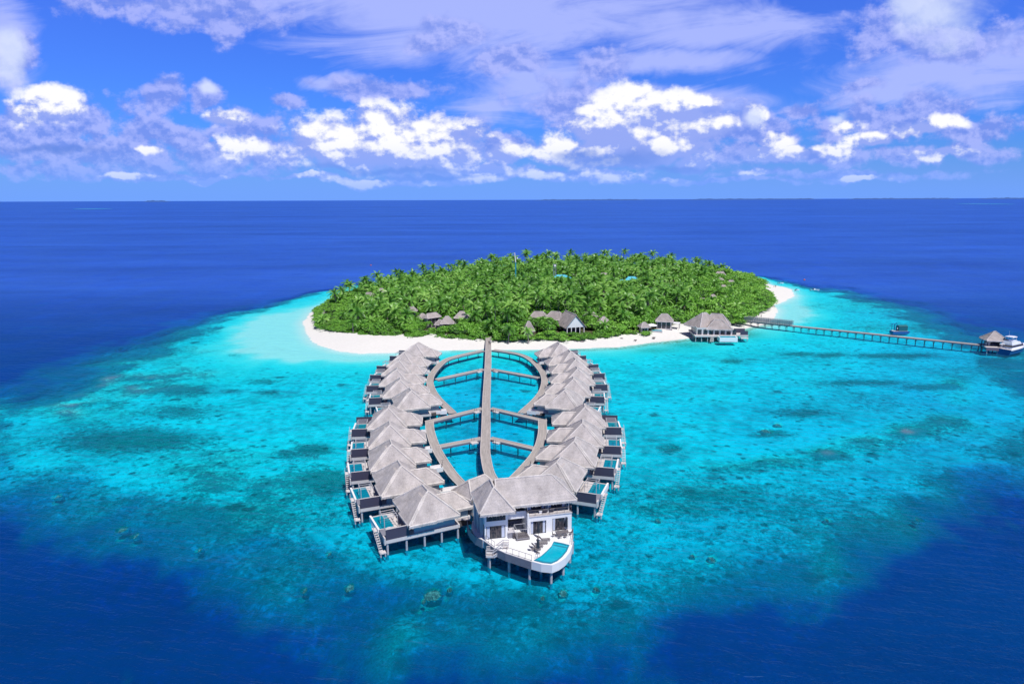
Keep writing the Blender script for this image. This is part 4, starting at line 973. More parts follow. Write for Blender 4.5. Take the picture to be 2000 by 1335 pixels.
def chair(x, y, z, a, lab, grp):
    t = empty('terrace_chair', (x, y, z), a, lab, 'chair', grp)
    mb = MB(); mb.box(-.25,.25,-.25,.25,.42,.48); mb.build('seat', M['furn'], t)
    mb = MB(); mb.bar((-.25,.24,.9),(.25,.24,.9),.05,.1)
    for k in range(5): mb.bar((-.22+k*.11,.24,.48),(-.22+k*.11,.24,.9),.03)
    mb.build('backrest', M['furn'], t)
    for u in (-.22,.22):
        for v in (-.22,.22): mb = MB(); mb.bar((u,v,0),(u,v,.42),.045); mb.build('leg', M['furn'], t)
tx, ty = P(1098.5, 1045.5, ZD); table(tx, ty, ZD+.003, HA, 2.3, 1.0, 'dining_table', 'grey slatted dining table under the closed umbrella at the right of the terrace')
cl = ['left end','back left','back right','front left','front middle','right end']
for (u, v, r_), l in zip([(-1.55,0,90),(-.5,.8,0),(.5,.8,0),(-.7,-.8,180),(.3,-.8,180),(1.5,0,-90)], cl):
    x = tx+u*math.cos(HA)-v*math.sin(HA); y = ty+u*math.sin(HA)+v*math.cos(HA); chair(x, y, ZD+.003, HA+R(r_), f'grey slatted chair at the {l} of the terrace dining table', 'chairs around the terrace dining table')
# bar counter, small stool-table, latticed daybed
x, y = P(997.5, 1046, ZD); t = empty('bar_counter', (x, y, ZD+.003), HA, 'grey box bar counter beside the latticed daybed', 'counter')
mb = MB(); mb.box(-.6,.6,-.8,.8,0,1.0); mb.build('body', M['slat'], t); mb = MB(); mb.box(-.68,.68,-.88,.88,1.003,1.1); mb.build('top', M['cushion'], t)
x, y = P(1004, 1050, ZD); t = empty('lantern_stand', (x, y, ZD+.003), HA, 'small dark stand between bar counter and daybed', 'stand')
mb = MB()
for k in range(4): mb.box(-.22,.22,-.22,.22,k*.28,k*.28+.05)
for u in (-.2,.2):
    for v in (-.2,.2): mb.bar((u,v,0),(u,v,.9),.05)
mb.build('rack', M['furn'], t)
x, y = P(1019, 1049, ZD); t = empty('latticed_daybed', (x, y, ZD+.003), HA+R(2), 'square daybed with dark lattice top and thin canopy frame', 'daybed')
mb = MB(); mb.box(-1.15,1.15,-1.05,1.05,.12,.28); mb.build('base', M['furn'], t)
mb = MB(); mb.box(-1.1,1.1,-1.0,1.0,.283,.36); mb.build('mattress', M['white'], t)
mb = MB()
for k in range(11):
    c = -1.0+k*.2; mb.box(c*1.08-.05,c*1.08+.05,-1.02,1.02,.363,.40)
    mb.box(-1.12,1.12,c-.05,c+.05,.401,.43)
mb.build('lattice', M['furn'], t)
mb = MB()
for u in (-1.1,1.1):
    for v in (-1.0,1.0): mb.bar((u,v,0),(u,v,2.0),.06)
for s in (-1.0,1.0): mb.bar((-1.1,s,2.0),(1.1,s,2.0),.06)
for s in (-1.1,1.1): mb.bar((s,-1.0,2.0),(s,1.0,2.0),.06)
mb.build('canopy_frame', M['rail'], t)
for (u, v), l in zip([(10.7,1.0),(11.9,1.0)], ['left wicker lounge chair on the upper balcony of the house','right wicker lounge chair on the upper balcony of the house']):
    x, y = hw(u, v); t = empty('lounge_chair', (x, y, ZD+3.505), HA+R(-90), l, 'lounge chair', 'wicker lounge chairs on the upper balcony')
    mb = MB(); mb.box(-.6,.2,-.4,.4,.2,.34); mb.bar((.15,0,.3),(.65,0,.85),.8,.12); mb.build('shell', M['furn'], t)
    for u2 in (-.5,.2):
        for v2 in (-.33,.33): mb = MB(); mb.bar((u2,v2,0),(u2,v2,.2),.06); mb.build('leg', M['furn'], t)
x, y = hw(9.9, .9); t = empty('side_table', (x, y, ZD+3.505), HA, 'small white side table on the upper balcony of the house', 'table'); mb = MB(); mb.box(-.28,.28,-.28,.28,.4,.46); mb.build('tabletop', M['white'], t); mb = MB(); mb.box(-.2,.2,-.2,.2,0,.398); mb.build('base', M['white'], t)
# ------------------------------------------------------------------ island buildings
CLEAR = []      # (x, y, radius, sight height): trees keep off the building and stay below the line of sight to it
def hut(apex, zr, L, Wd, yaw, rl, lab, zw=1.6, ov=.7, rise=None, mat='thatch_old', name='thatched_house', cat='house', clear=None, front=None, edge=None, sight=None, grp=None):
    x, y = P(apex[0], apex[1], zr); a = R(yaw)
    t = empty(name, (x, y, 0), a, lab, cat, grp)
    ze = zr-(rise or Wd*.42)
    E, A, C = hip(-L/2, L/2, -Wd/2, Wd/2, ze, zr, -rl/2, rl/2, 'x')
    hip_roof(t, E, A, C, 'x', mat, edge or ('thatch_old_edge' if mat == 'thatch_old' else mat), step=.35, seed=int(apex[0]), capr=.16, drop=.3)
    mb = MB(); mb.box(-L/2+ov, L/2-ov, -Wd/2+ov, Wd/2-ov, zw, ze+.25); mb.build('wall', M[front or 'fascia'], t)
    n = max(2, int(L/2.2))
    for k in range(n):
        u = -L/2+ov+.3+(L-2*ov-.6)*k/n; w = (L-2*ov-.6)/n-.3; mb = MB(); mb.box(u, u+w, -Wd/2+ov-.05, -Wd/2+ov-.003, zw+.5, max(zw+1.0, ze-.35)); mb.build('window', M['glass'], t)
    mb = MB(); mb.box(-L/2+.3, L/2-.3, -Wd/2+.3, Wd/2-.3, zw-.4, zw-.01); mb.build('platform', M['beam'], t)
    CLEAR.append((x, y, max(L, Wd)*.55+1.0, ze-.3 if sight is None else sight, max(L, Wd)*.5))
    return t, x, y, ze
hut((1052,608),8.5,9,7,-8,4,'weathered thatched roof house half hidden by palms left of the gabled hall')
hut((1085,608),9.5,9,7.5,-25,4,'thatched house joined behind the left of the white gabled hall')
hut((1179,618),7.5,5.6,5.6,10,.6,'small pyramid thatched roof among shrubs right of the gabled hall')
hut((1153,609),8.5,6,4.5,35,3,'narrow thatched roof just behind the gabled hall on its right')
hut((1032.5,627),7.6,5,5,8,.8,'small raised thatched hut on posts at the beach edge beside the boardwalk', zw=2.2, rise=4.0, sight=.9, name='beach_hut', cat='hut')
hut((901.5,607.7),8.2,6.8,5.8,-4,1.5,'thatched beach house with white side wall left of the boardwalk', rise=2.7, front='white', sight=4.2)
hut((873,617),7.8,6.4,5.6,5,1.2,'thatched beach house with dark open front facing the left beach', rise=3.0, front='slat', sight=2.6)
hut((859,624),6.2,4.2,4.2,-15,.8,'small thatched porch roof at the left of the dark fronted beach house', rise=2.0, front='slat', sight=3.0)
hut((843,611),8.5,8,4.2,42,5,'long narrow thatched roof slanting behind the left beach houses')
hut((825,612),7.5,4.5,4.5,20,1,'tiny grey thatched roof left of the slanting roof')
hut((804.5,599),8.5,5,4.5,0,1.5,'single thatched roof in the palms above the left beach')
hut((721,571),7.6,6.5,5,-20,3,'pale thatched roof at the left end of the island')
hut((744,563),8.5,5,4.5,10,2,'thatched roof near the far left shore under tall palms')
hut((1179,533),12,6.5,5,20,3,'sandy brown thatched roof in the middle of the far palms')
hut((1407,530),8.5,8,6,-15,4,'thatched roof on the far right edge of the palm grove')
hut((1407,543),7.5,5.5,4.5,10,2,'small thatched roof second from the far right edge')
hut((1428,547),7,6,4.5,-10,2,'wide thatched roof nearest the right spit')
hut((1413,556),6.5,4.5,4,0,2,'little thatched roof below the wide one near the right spit')
hut((1392,575),7,5,4.5,35,2,'slanting thatched roof in the broadleaf trees on the right')
hut((1372,582),6.5,4.5,4,-35,2,'lowest slanting thatched roof in the right broadleaf trees')
hut((1096,536.5),12.5,13,10,-8,5,'large turquoise hipped metal roof beside the lattice tower', mat='blueroof', name='service_building', cat='building', rise=2.6, edge='blueroof')
hut((1234,540),12,9,8,-12,4,'turquoise roofed building in the far right palms', mat='blueroof', name='service_building', cat='building', rise=2.4, edge='blueroof')
hut((1213,546),10.5,6,5,15,3,'smaller turquoise roof with grey lean-to left of its larger neighbour', mat='blueroof', name='service_building', cat='building', rise=1.6, edge='blueroof')
# gabled hall
gx, gy = P(1123, 652, 1.6); gh = empty('gabled_hall', (gx, gy, 0), R(17), 'tall thatched hall with a white triangular gable facing the beach', 'hall')
mb = MB(); ze, zr, hw_ = 4.6, 10.3, 5.0
slope(mb, (-hw_,-1.2,ze),(0,-1.2,zr),(0,12,zr),(-hw_,12,ze)); slope(mb, (0,-1.2,zr),(hw_,-1.2,ze),(hw_,12,ze),(0,12,zr)); slope(mb, (-hw_,12,ze),(0,12,zr),(0,12,zr),(hw_,12,ze))
slope(mb, (hw_,-1.2,ze-.3),(0,-1.2,zr-.35),(0,12,zr-.35),(hw_,12,ze-.3)); slope(mb, (0,-1.2,zr-.35),(-hw_,-1.2,ze-.3),(-hw_,12,ze-.3),(0,12,zr-.35))
for s in (-1,1): mb.add([(s*hw_,-1.2,ze),(0,-1.2,zr),(0,-1.2,zr-.35),(s*hw_,-1.2,ze-.3)], [(0,1,2,3)])
r_ = mb.build('roof', M['thatch_old'], gh); mb = MB(); cap(mb, (0,-1.2,zr), (0,12,zr), .2); mb.build('ridge_cap', M['thatch_old_edge'], r_)
mb = MB(); mb.add([(-4.4,-.75,4.7),(4.4,-.75,4.7),(0,-.75,9.55),(-4.4,-.55,4.7),(4.4,-.55,4.7),(0,-.55,9.55)], [(0,1,2),(5,4,3),(0,3,4,1),(1,4,5,2),(2,5,3,0)]); mb.build('gable', M['white'], gh)
for u in (-4.0,-2.0,0,2.0,4.0): mb = MB(); mb.box(u-.16,u+.16,-.75,-.45,1.6,4.697); mb.build('column', M['white'], gh)
mb = MB(); mb.box(-4.1,4.1,3.5,3.7,1.6,6); mb.build('back_wall', M['navy'], gh); mb = MB(); mb.box(-4.3,4.3,-.8,11,1.0,1.58); mb.build('platform', M['beam'], gh)
CLEAR.append((gx, gy+4, 7.5, 2.2, 5.5)); CLEAR.append((gx, gy-1, 3.5, 1.6, 4.5))
# beach villa compound
_, cx_, cy_, _ = hut((1298,612.5),8.4,8,6.5,-12,2.5,'thatched beach villa with a grey garden wall left of the big water villa', rise=3.0, sight=2.2)
hut((1258,629),6.2,4.5,4.5,10,1,'small thatched roof beside the white beach parasol', sight=2.5)
wx, wy = P(1292, 640, 1.6); t = empty('garden_wall', (wx, wy, 1.5), R(-40), 'grey garden wall in front of the thatched beach villa', 'wall'); mb = MB(); mb.box(-3,3,-.12,.12,0,2.6); mb.build('panel', M['slat'], t); mb = MB(); mb.box(-3.05,3.05,-.16,.16,2.603,2.7); mb.build('coping', M['rail'], t)
wx, wy = P(1315, 629, 4.5); t = empty('awning', (wx, wy, 0), R(-20), 'flat white awning at the right of the thatched beach villa', 'awning'); mb = MB(); mb.box(-3,3,-1.8,1.8,4.2,4.4); mb.build('canopy', M['white'], t)
for u in (-2.8,2.8):
    for v in (-1.6,1.6): mb = MB(); mb.box(u-.08,u+.08,v-.08,v+.08,1.5,4.197); mb.build('post', M['beam'], t)
CLEAR.append((wx, wy, 4, 2.5, 3))
wx, wy = P(1272, 645, 1.6); t = empty('parasol', (wx, wy, 1.6), 0, 'white beach parasol at the edge of the shrubs', 'parasol'); mb = MB(); mb.lathe([(2.6,2.3),(2.5,2.5),(1.3,2.9),(.05,3.2)], n=12); mb.build('canopy', M['white'], t); mb = MB(); mb.tube((0,0,0),(0,0,2.4),.05); mb.build('pole', M['rail'], t)
CLEAR.append((wx, wy, 3, 1.8, 2.6))
wx, wy = P(1283, 646, 1.7); t = empty('garden_pool', (wx, wy, 1.7), R(-10), 'small turquoise plunge pool before the grey garden wall', 'pool'); mb = MB(); mb.box(-2.4,2.4,-1.6,1.6,-.3,.3); mb.build('rim', M['rail'], t); mb = MB(); mb.box(-2.1,2.1,-1.3,1.3,.303,.33); mb.build('pool_water', M['pool'], t)
CLEAR.append((wx, wy, 3.2, 1.8, 3))
# large water villa on the right shore
bx, by = P(1385, 655, 0); bv = empty('large_water_villa', (bx, by, 0), R(-3), 'largest thatched water villa with its own white pool on the right shore', 'villa')
yaw = 0
def bl(px, py, z):
    x, y = P(px, py, z); d = Vector((x-bx, y-by)); a = R(-3); return (d.x*math.cos(a)+d.y*math.sin(a), -d.x*math.sin(a)+d.y*math.cos(a))
def rot_hip(cx, cy, L, Wd, yw, ze, zr, rl, seed):
    sub = empty('roof_group', (0,0,0)); COL.objects.unlink(sub); bpy.data.objects.remove(sub)
    c, s = math.cos(R(yw)), math.sin(R(yw)); T = lambda p: (cx+p[0]*c-p[1]*s, cy+p[0]*s+p[1]*c, p[2])
    E, A, C = hip(-L/2, L/2, -Wd/2, Wd/2, ze, zr, -rl/2, rl/2, 'x')
    hip_roof(bv, [T(e) for e in E], T(A), T(C), 'x', 'thatch_old', 'thatch_old_edge', seed=seed, step=.3)
u, v = bl(1377, 610.6, 10.8); rot_hip(u-.3, v, 12.5, 11.5, 25, 5.4, 10.8, 2.0, 1)
u2, v2 = bl(1398, 612.5, 10.4); rot_hip(u2+.5, v2, 12, 10, -15, 5.6, 10.4, 4.5, 2)
u3, v3 = bl(1400, 624, 8.6); rot_hip(u3+.6, v3, 11, 8.5, -4, 5.2, 8.6, 3.0, 3)
mb = MB(); mb.box(u-5, u3+6.2, v3-3.5, v3-3.2, 2.6, 5.7); mb.box(u-5, u-4.8, v3-3.2, v+3, 2.6, 5.8); mb.build('wall', M['fascia'], bv)
for k in range(7):
    mb = MB(); mb.box(u-4.6+k*2.45, u-4.6+k*2.45+1.7, v3-3.55, v3-3.503, 2.7, 4.9); mb.build('window', M['glass'], bv)
mb = MB(); mb.box(u-6, u3+7.5, v3-5.5, v+4, 2.0, 2.58); mb.build('platform', M['fascia'], bv)
for k in range(8):
    for vv in (v3-5.0, v3, v):
        mb = MB(); mb.tube((u-5.6+k*2.5, vv, -2), (u-5.6+k*2.5, vv, 2.0), .22, n=7); mb.build('pile', M['pile'], bv)
mb = MB(); p0 = bl(1401, 657, 2.6); mb.box(p0[0], p0[0]+7.4, p0[1]-4.2, p0[1]-.2, 1.2, 3.0); pl = mb.build('plunge_pool', M['white'], bv); mb = MB(); mb.box(p0[0]+.35, p0[0]+7.05, p0[1]-3.8, p0[1]-.6, 3.003, 3.03); mb.build('pool_water', M['pool'], pl)
mb = MB()
for k in range(8): mb.box(u3-3.6-.1*k, u3-2.2-.1*k, v3-5.8-k*.28, v3-5.5-k*.28, 2.3-k*.26, 2.4-k*.26)
mb.build('stair', M['fascia'], bv)
mb = MB(); mb.box(u3+7.6, u3+13, v3-3, v3+3, 2.0, 2.5); mb.build('side_deck', M['fascia'], bv)
mb = MB(); mb.box(u3+9.5, u3+12.6, v3-4.8, v3-3.02, 1.2, 1.6); mb.build('lower_deck', M['fascia'], bv)
for a_, b_, c_ in ((8.0, 2.0, 4.4), (9.6, -2.9, 4.2)): mb = MB(); mb.box(u3+a_, u3+12.8, v3+b_, v3+b_+.17, 2.503, c_); mb.build('side_screen', M['navy'], bv)
mb = MB()
for uu in (u3+8, u3+10.4, u3+12.7):
    for vv in (v3-2.7, v3+2.7): mb.tube((uu,vv,-2),(uu,vv,2.0),.18,n=7)
mb.build('pile', M['pile'], bv)
CLEAR.append((bx, by+8, 13, 1.0, 11))

# ------------------------------------------------------------------ jetty, pavilion, boats
J0 = Vector(P(1455, 626, 2.5)); J1 = Vector(P(1918, 673, 2.5)); jd = (J1-J0).normalized(); jl = (J1-J0).length
jt = empty('jetty', (J0.x, J0.y, 0), math.atan2(jd.y, jd.x), 'long straight timber jetty from the right beach out to the thatched landing pavilion', 'jetty')
mb = MB(); ribbon(mb, [Vector((jl*k/40, 0)) for k in range(41)], -1.15, 1.15, 2.3, 2.5); mb.build('deck', M['boards'], jt)
for s in (-1.18, 1.04): mb = MB(); mb.box(0, jl, s, s+.14, 2.0, 2.297); mb.build('beam', M['beam'], jt)
k = 3.0
while k < jl:
    mb = MB(); mb.bar((k,-1.1,1.8),(k,1.1,1.8),.2,.2)
    for s in (-1,1):
        mb.tube((k,s,-3),(k,s,1.8),.09,n=7); mb.bar((k-.6,s*1.2,1.95),(k,s*1.2,1.2),.08); mb.bar((k+.6,s*1.2,1.95),(k,s*1.2,1.2),.08)
    mb.build('pile', M['darkpile'], jt); k += 3.25
SC = (Vector(P(1550, 634, 2.5))-J0).length
for s in (-1.4, 1.4):
    mb = MB(); n = int(SC/1.0)
    for k in range(n):
        a = k*SC/n; b = (k+1)*SC/n; mb.bar((a,s,2.6),(b,s,4.5),.05); mb.bar((a,s,4.5),(b,s,2.6),.05); mb.bar((a,s,2.5),(a,s,4.6),.1 if k%5 else .2)
        for z in (2.7,3.1,3.5,3.9,4.3): mb.bar((a,s,z),(b,s,z),.05,.2)
    mb.build('lattice_screen', M['slat'], jt); mb = MB(); mb.bar((0,s,4.65),(SC,s,4.65),.2,.12); mb.build('top_rail', M['fascia'], jt)
px_, py_ = P(1940, 674, 2.5); pv = empty('landing_pavilion', (px_, py_, 0), R(-12), 'thatched landing pavilion at the seaward end of the jetty', 'pavilion')
mb = MB(); mb.box(-4.3,4.3,-4.6,3.6,2.1,2.5); mb.build('platform', M['fascia'], pv)
mb = MB(); mb.box(-4.3,4.3,-4.65,-4.6,1.2,2.45); mb.box(-4.1,4.1,-4.4,3.4,1.5,2.097); mb.build('beam', M['beam'], pv)
E, A, C = hip(-3.9,3.9,-3.0,3.4,5.0,8.1,-.25,.25,'x'); hip_roof(pv, E, A, C, 'x', 'thatch_old', 'thatch_old_edge', seed=71, step=.3)
for u in (-3,3):
    for v in (-2.2,2.8): mb = MB(); mb.box(u-.12,u+.12,v-.12,v+.12,2.5,5.2); mb.build('post', M['darkpile'], pv)
mb = MB(); mb.box(-2.8,2.8,1.2,1.4,2.503,4.0); mb.build('screen', M['navy'], pv)
mb = MB(); mb.box(-2.8,2.8,.6,1.1,2.503,3.1); mb.build('bench', M['beam'], pv)
for u in (-3.8,0,3.8):
    for v in (-4.2,0,3.2): mb = MB(); mb.tube((u,v,-4),(u,v,1.5),.2,n=7); mb.build('pile', M['pile'], pv)
for (u, v), l in zip([(-2.9,-1.6),(1.6,-3.4)], ['pale topped kiosk box at the jetty end of the landing pavilion','pale topped kiosk box at the seaward front of the landing pavilion']):
    a = R(-12); t = empty('kiosk_box', (px_+u*math.cos(a)-v*math.sin(a), py_+u*math.sin(a)+v*math.cos(a), 2.503), a, l, 'kiosk', 'kiosk boxes on the landing platform')
    mb = MB(); mb.box(-.75,.75,-.5,.5,0,1.15); mb.build('body', M['slat'], t); mb = MB(); mb.box(-.85,.85,-.6,.6,1.153,1.28); mb.build('top', M['white'], t)
def hullmesh(L, Bm, Hh, dr=.5, n=14, bowpow=2.2, fl=.75):
    mb = MB(); vs = []
    for i in range(n+1):
        t = i/n; w = Bm/2*(1-max(0, (t-.45)/.55)**bowpow); w = max(w, .02); sh = Hh*(1+.28*t*t); rk = .06*L*t**3
        for s, zz, k in ((-1,sh,1),(-1,.25,fl),(-1,-dr,.25),(1,-dr,.25),(1,.25,fl),(1,sh,1)): vs.append((-L/2+t*L+rk*(zz/Hh), s*w*k, zz))
    fs = []
    for i in range(n):
        a = i*6; b = a+6
        for k in range(6): fs.append((a+k, a+(k+1)%6, b+(k+1)%6, b+k))
    fs += [(0,5,4,3,2,1)]; mb.add(vs, fs); return mb
yx, yy = P(1973, 695, 0); ya = R(30)
yc = Vector((yx, yy))+Vector((math.cos(ya), math.sin(ya)))*7.75+Vector((-math.sin(ya), math.cos(ya)))*2.6
yt = empty('motor_yacht', (yc.x, yc.y, 0), ya, 'white motor yacht with blue hull moored beside the landing pavilion', 'yacht')
hullmesh(15.5, 5.4, 2.3, fl=.8).build('hull', M['bluehull'], yt, smooth=False)
mb = MB(); n = 14; vs = []
for i in range(n+1):
    t = i/n; w = max(.02, 5.45/2*(1-max(0,(t-.45)/.55)**2.2)); z = 2.3*(1+.28*t*t); rk = .93*t**3; vs += [(-7.75+t*15.5+rk,-w-.05,z+.03),(-7.75+t*15.5+rk,w+.05,z+.03),(-7.75+t*15.5+rk,-w-.06,z-.35),(-7.75+t*15.5+rk,w+.06,z-.35)]
mb.add(vs, [(i*4,i*4+4,i*4+5,i*4+1) for i in range(n)]+[(i*4+2,i*4+6,i*4+4,i*4) for i in range(n)]+[(i*4+1,i*4+5,i*4+7,i*4+3) for i in range(n)]); mb.build('deck', M['hull'], yt)
def loft(mb, pts0, z0, pts1, z1):
    n = len(pts0); mb.add([(x,y,z0) for x,y in pts0]+[(x,y,z1) for x,y in pts1], [(k,(k+1)%n,n+(k+1)%n,n+k) for k in range(n)]+[tuple(range(n,2*n))])
cab = [(-6,-2.1),(2.6,-2.1),(4.6,-1.0),(4.6,1.0),(2.6,2.1),(-6,2.1)]; cab1 = [(-5.6,-1.8),(1.0,-1.8),(2.4,-.9),(2.4,.9),(1.0,1.8),(-5.6,1.8)]
mb = MB(); loft(mb, cab, 2.35, cab1, 4.4); mb.build('cabin', M['hull'], yt)
mb = MB(); loft(mb, [(x*1.0+.02,y*1.01) for x,y in cab], 3.0, [(x*1.0-.2,y*.965) for x,y in cab], 3.7); mb.build('cabin_window', M['glass'], yt)
mb = MB(); loft(mb, [(-5.4,-1.6),(-.5,-1.6),(.3,-.8),(.3,.8),(-.5,1.6),(-5.4,1.6)], 4.403, [(-5.2,-1.5),(-1.2,-1.5),(-.6,-.7),(-.6,.7),(-1.2,1.5),(-5.2,1.5)], 5.2); mb.build('flybridge', M['hull'], yt)
mb = MB(); loft(mb, [(-5,-1.5),(-1.5,-1.5),(-.7,0),(-1.5,1.5),(-5,1.5)], 6.6, [(-5,-1.4),(-1.6,-1.4),(-.9,0),(-1.6,1.4),(-5,1.4)], 6.8)
for u in (-4.6,-1.8):
    for v in (-1.3,1.3): mb.bar((u,v,5.2),(u,v,6.6),.09)
mb.build('hardtop', M['hull'], yt); mb = MB(); mb.tube((-4.8,0,6.8),(-5.1,0,9.2),.05,.02); mb.build('antenna', M['hull'], yt)
mb = MB()
for s in (-1,1):
    for k in range(6):
        t0 = .55+.08*k; w = 5.4/2*(1-max(0,(t0-.45)/.55)**2.2)-.1; xx = -7.75+t0*15.5+.9*t0**3; mb.bar((xx,s*w,2.6),(xx,s*w,3.4),.05)
mb.build('bow_rail', M['steel'], yt)
# work barge
wx, wy = P(1757, 650, 0); wb = empty('work_barge', (wx, wy, 0), R(2), 'blue work barge carrying a teal tarpaulin shelter behind the jetty', 'barge')
mb = MB(); mb.box(-3.9,3.1,-1.5,1.5,-.3,1.0); mb.add([(3.1,-1.5,-.1),(3.1,1.5,-.1),(4.0,1.4,.8),(4.0,-1.4,.8),(3.1,-1.5,1.0),(3.1,1.5,1.0)], [(0,1,2,3),(3,2,5,4),(0,3,4),(1,5,2)]); mb.build('hull', M['bluehull'], wb)
mb = MB(); mb.box(-1.2,2.8,-1.2,1.2,1.1,3.1); mb.add([(-1.3,-1.3,3.1),(2.9,-1.3,3.1),(2.9,1.3,3.1),(-1.3,1.3,3.1),(-1.2,0,3.7),(2.8,0,3.7)], [(0,1,5,4),(2,3,4,5),(1,2,5),(3,0,4)]); mb.build('tarpaulin_shelter', M['green'], wb)
mb = MB()
for u in (-3.3,-2.0):
    for v in (-.9,.9): mb.bar((u,v,1.0),(u,v,4.2),.12)
mb.bar((-4.4,0,4.25),(-1.8,0,4.25),.3,.14); mb.bar((-2.0,0,4.2),(-2.0,0,4.7),.3); mb.build('lifting_frame', M['bluehull'], wb)
mb = MB(); mb.blob((3.2,.2,1.15),(.6,.5,.3)); mb.build('sack', M['cushion'], wb)
mb = MB(); mb.box(-3.6,2.9,-1.35,1.35,1.003,1.06); mb.build('deck', M['fascia'], wb)
def dinghy(px, py, L, yaw, lab, hullm='hull', top=False):
    x, y = P(px, py, 0); t = empty('small_boat', (x, y, 0), R(yaw), lab, 'boat', 'small boats off the right spit')
    hullmesh(L, L*.36, .7, .2, 10).build('hull', M[hullm], t); mb = MB(); mb.box(-L*.42, L*.18, -L*.12, L*.12, .5, .72); mb.box(-L*.30, -L*.12, -L*.1, L*.1, .723, 1.2); mb.build('cockpit', M['navy'], t)
    mb = MB(); mb.box(-L*.5-.25,-L*.5-.01,-.2,.2,.1,1.0); mb.build('outboard_motor', M['umb'], t)
    if top: mb = MB(); mb.box(-L*.1,L*.05,-L*.13,L*.13,.72,1.35); mb.build('console', M['hull'], t)
dinghy(1591, 567.5, 5.4, -8, 'dark and white speedboat moored off the right spit, rightmost small boat', top=True)
dinghy(1557, 567.5, 3.2, 20, 'small white dinghy just off the tip of the right spit')
dinghy(1524.5, 554, 3.6, -5, 'small dinghy at the far side of the right spit')
x, y = P(1571, 547, 0); t = empty('mooring_buoy', (x, y, 0), 0, 'orange mooring buoy near the far reef edge on the right', 'buoy'); mb = MB(); mb.lathe([(.2,-.3),(.6,0),(.7,.3),(.5,.7),(.15,.85)]); mb.build('float', M['orange'], t); mb = MB(); mb.tube((0,0,.85),(0,0,1.3),.06); mb.build('ring', M['steel'], t)
x, y = P(724.5, 518.5, 0); t = empty('mooring_buoy', (x, y, 0), 0, 'small orange buoy alone in the deep blue sea beyond the left palms', 'buoy'); mb = MB(); mb.lathe([(.2,-.3),(.6,0),(.7,.3),(.5,.7),(.15,.85)]); mb.build('float', M['orange'], t)
# masts on the island
x, y = P(1007, 541, 11); t = empty('water_mast', (x, y, 0), 0, 'slim turquoise and white mast rising left of the lattice tower', 'mast'); mb = MB(); mb.tube((0,0,1.5),(0,0,20.5),.42,n=10); mb.build('lower_pole', M['skyblue'], t)
mb = MB(); mb.tube((0,0,20.503),(-.6,0,26.5),.38,.25,10); mb.build('upper_pole', M['white'], t); mb = MB(); mb.blob((1.2,0,22.8),(.55,.55,.5),2,0); mb.bar((0,0,22.8),(1.2,0,22.8),.1); mb.build('dish', M['white'], t)
CLEAR.append((x, y, 2.5, 10.5, 1.5))
x, y = P(1083, 541, 10); t = empty('lattice_tower', (x, y, 0), R(10), 'grey lattice tower topped by a white ball beside the turquoise roof', 'tower'); mb = MB(); w = .75
for a in (-w,w):
    for b in (-w,w): mb.bar((a,b,1.5),(a,b,18),.22)
for k in range(10):
    z = 1.5+k*1.65; mb.bar((-w,-w,z),(w,-w,z+1.65),.12); mb.bar((w,-w,z),(-w,-w,z+1.65),.12); mb.bar((-w,w,z),(-w,-w,z+1.65),.12); mb.bar((w,w,z),(w,-w,z+1.65),.12)
mb.build('frame', M['steel'], t); mb = MB(); mb.box(-1.1,1.1,-1.1,1.1,18,18.25); mb.build('platform', M['steel'], t); mb = MB(); mb.blob((0,-.9,17.3),(.8,.5,.8),2,0); mb.build('white_ball', M['white'], t)
CLEAR.append((x, y, 2.5, 9.5, 1.8))

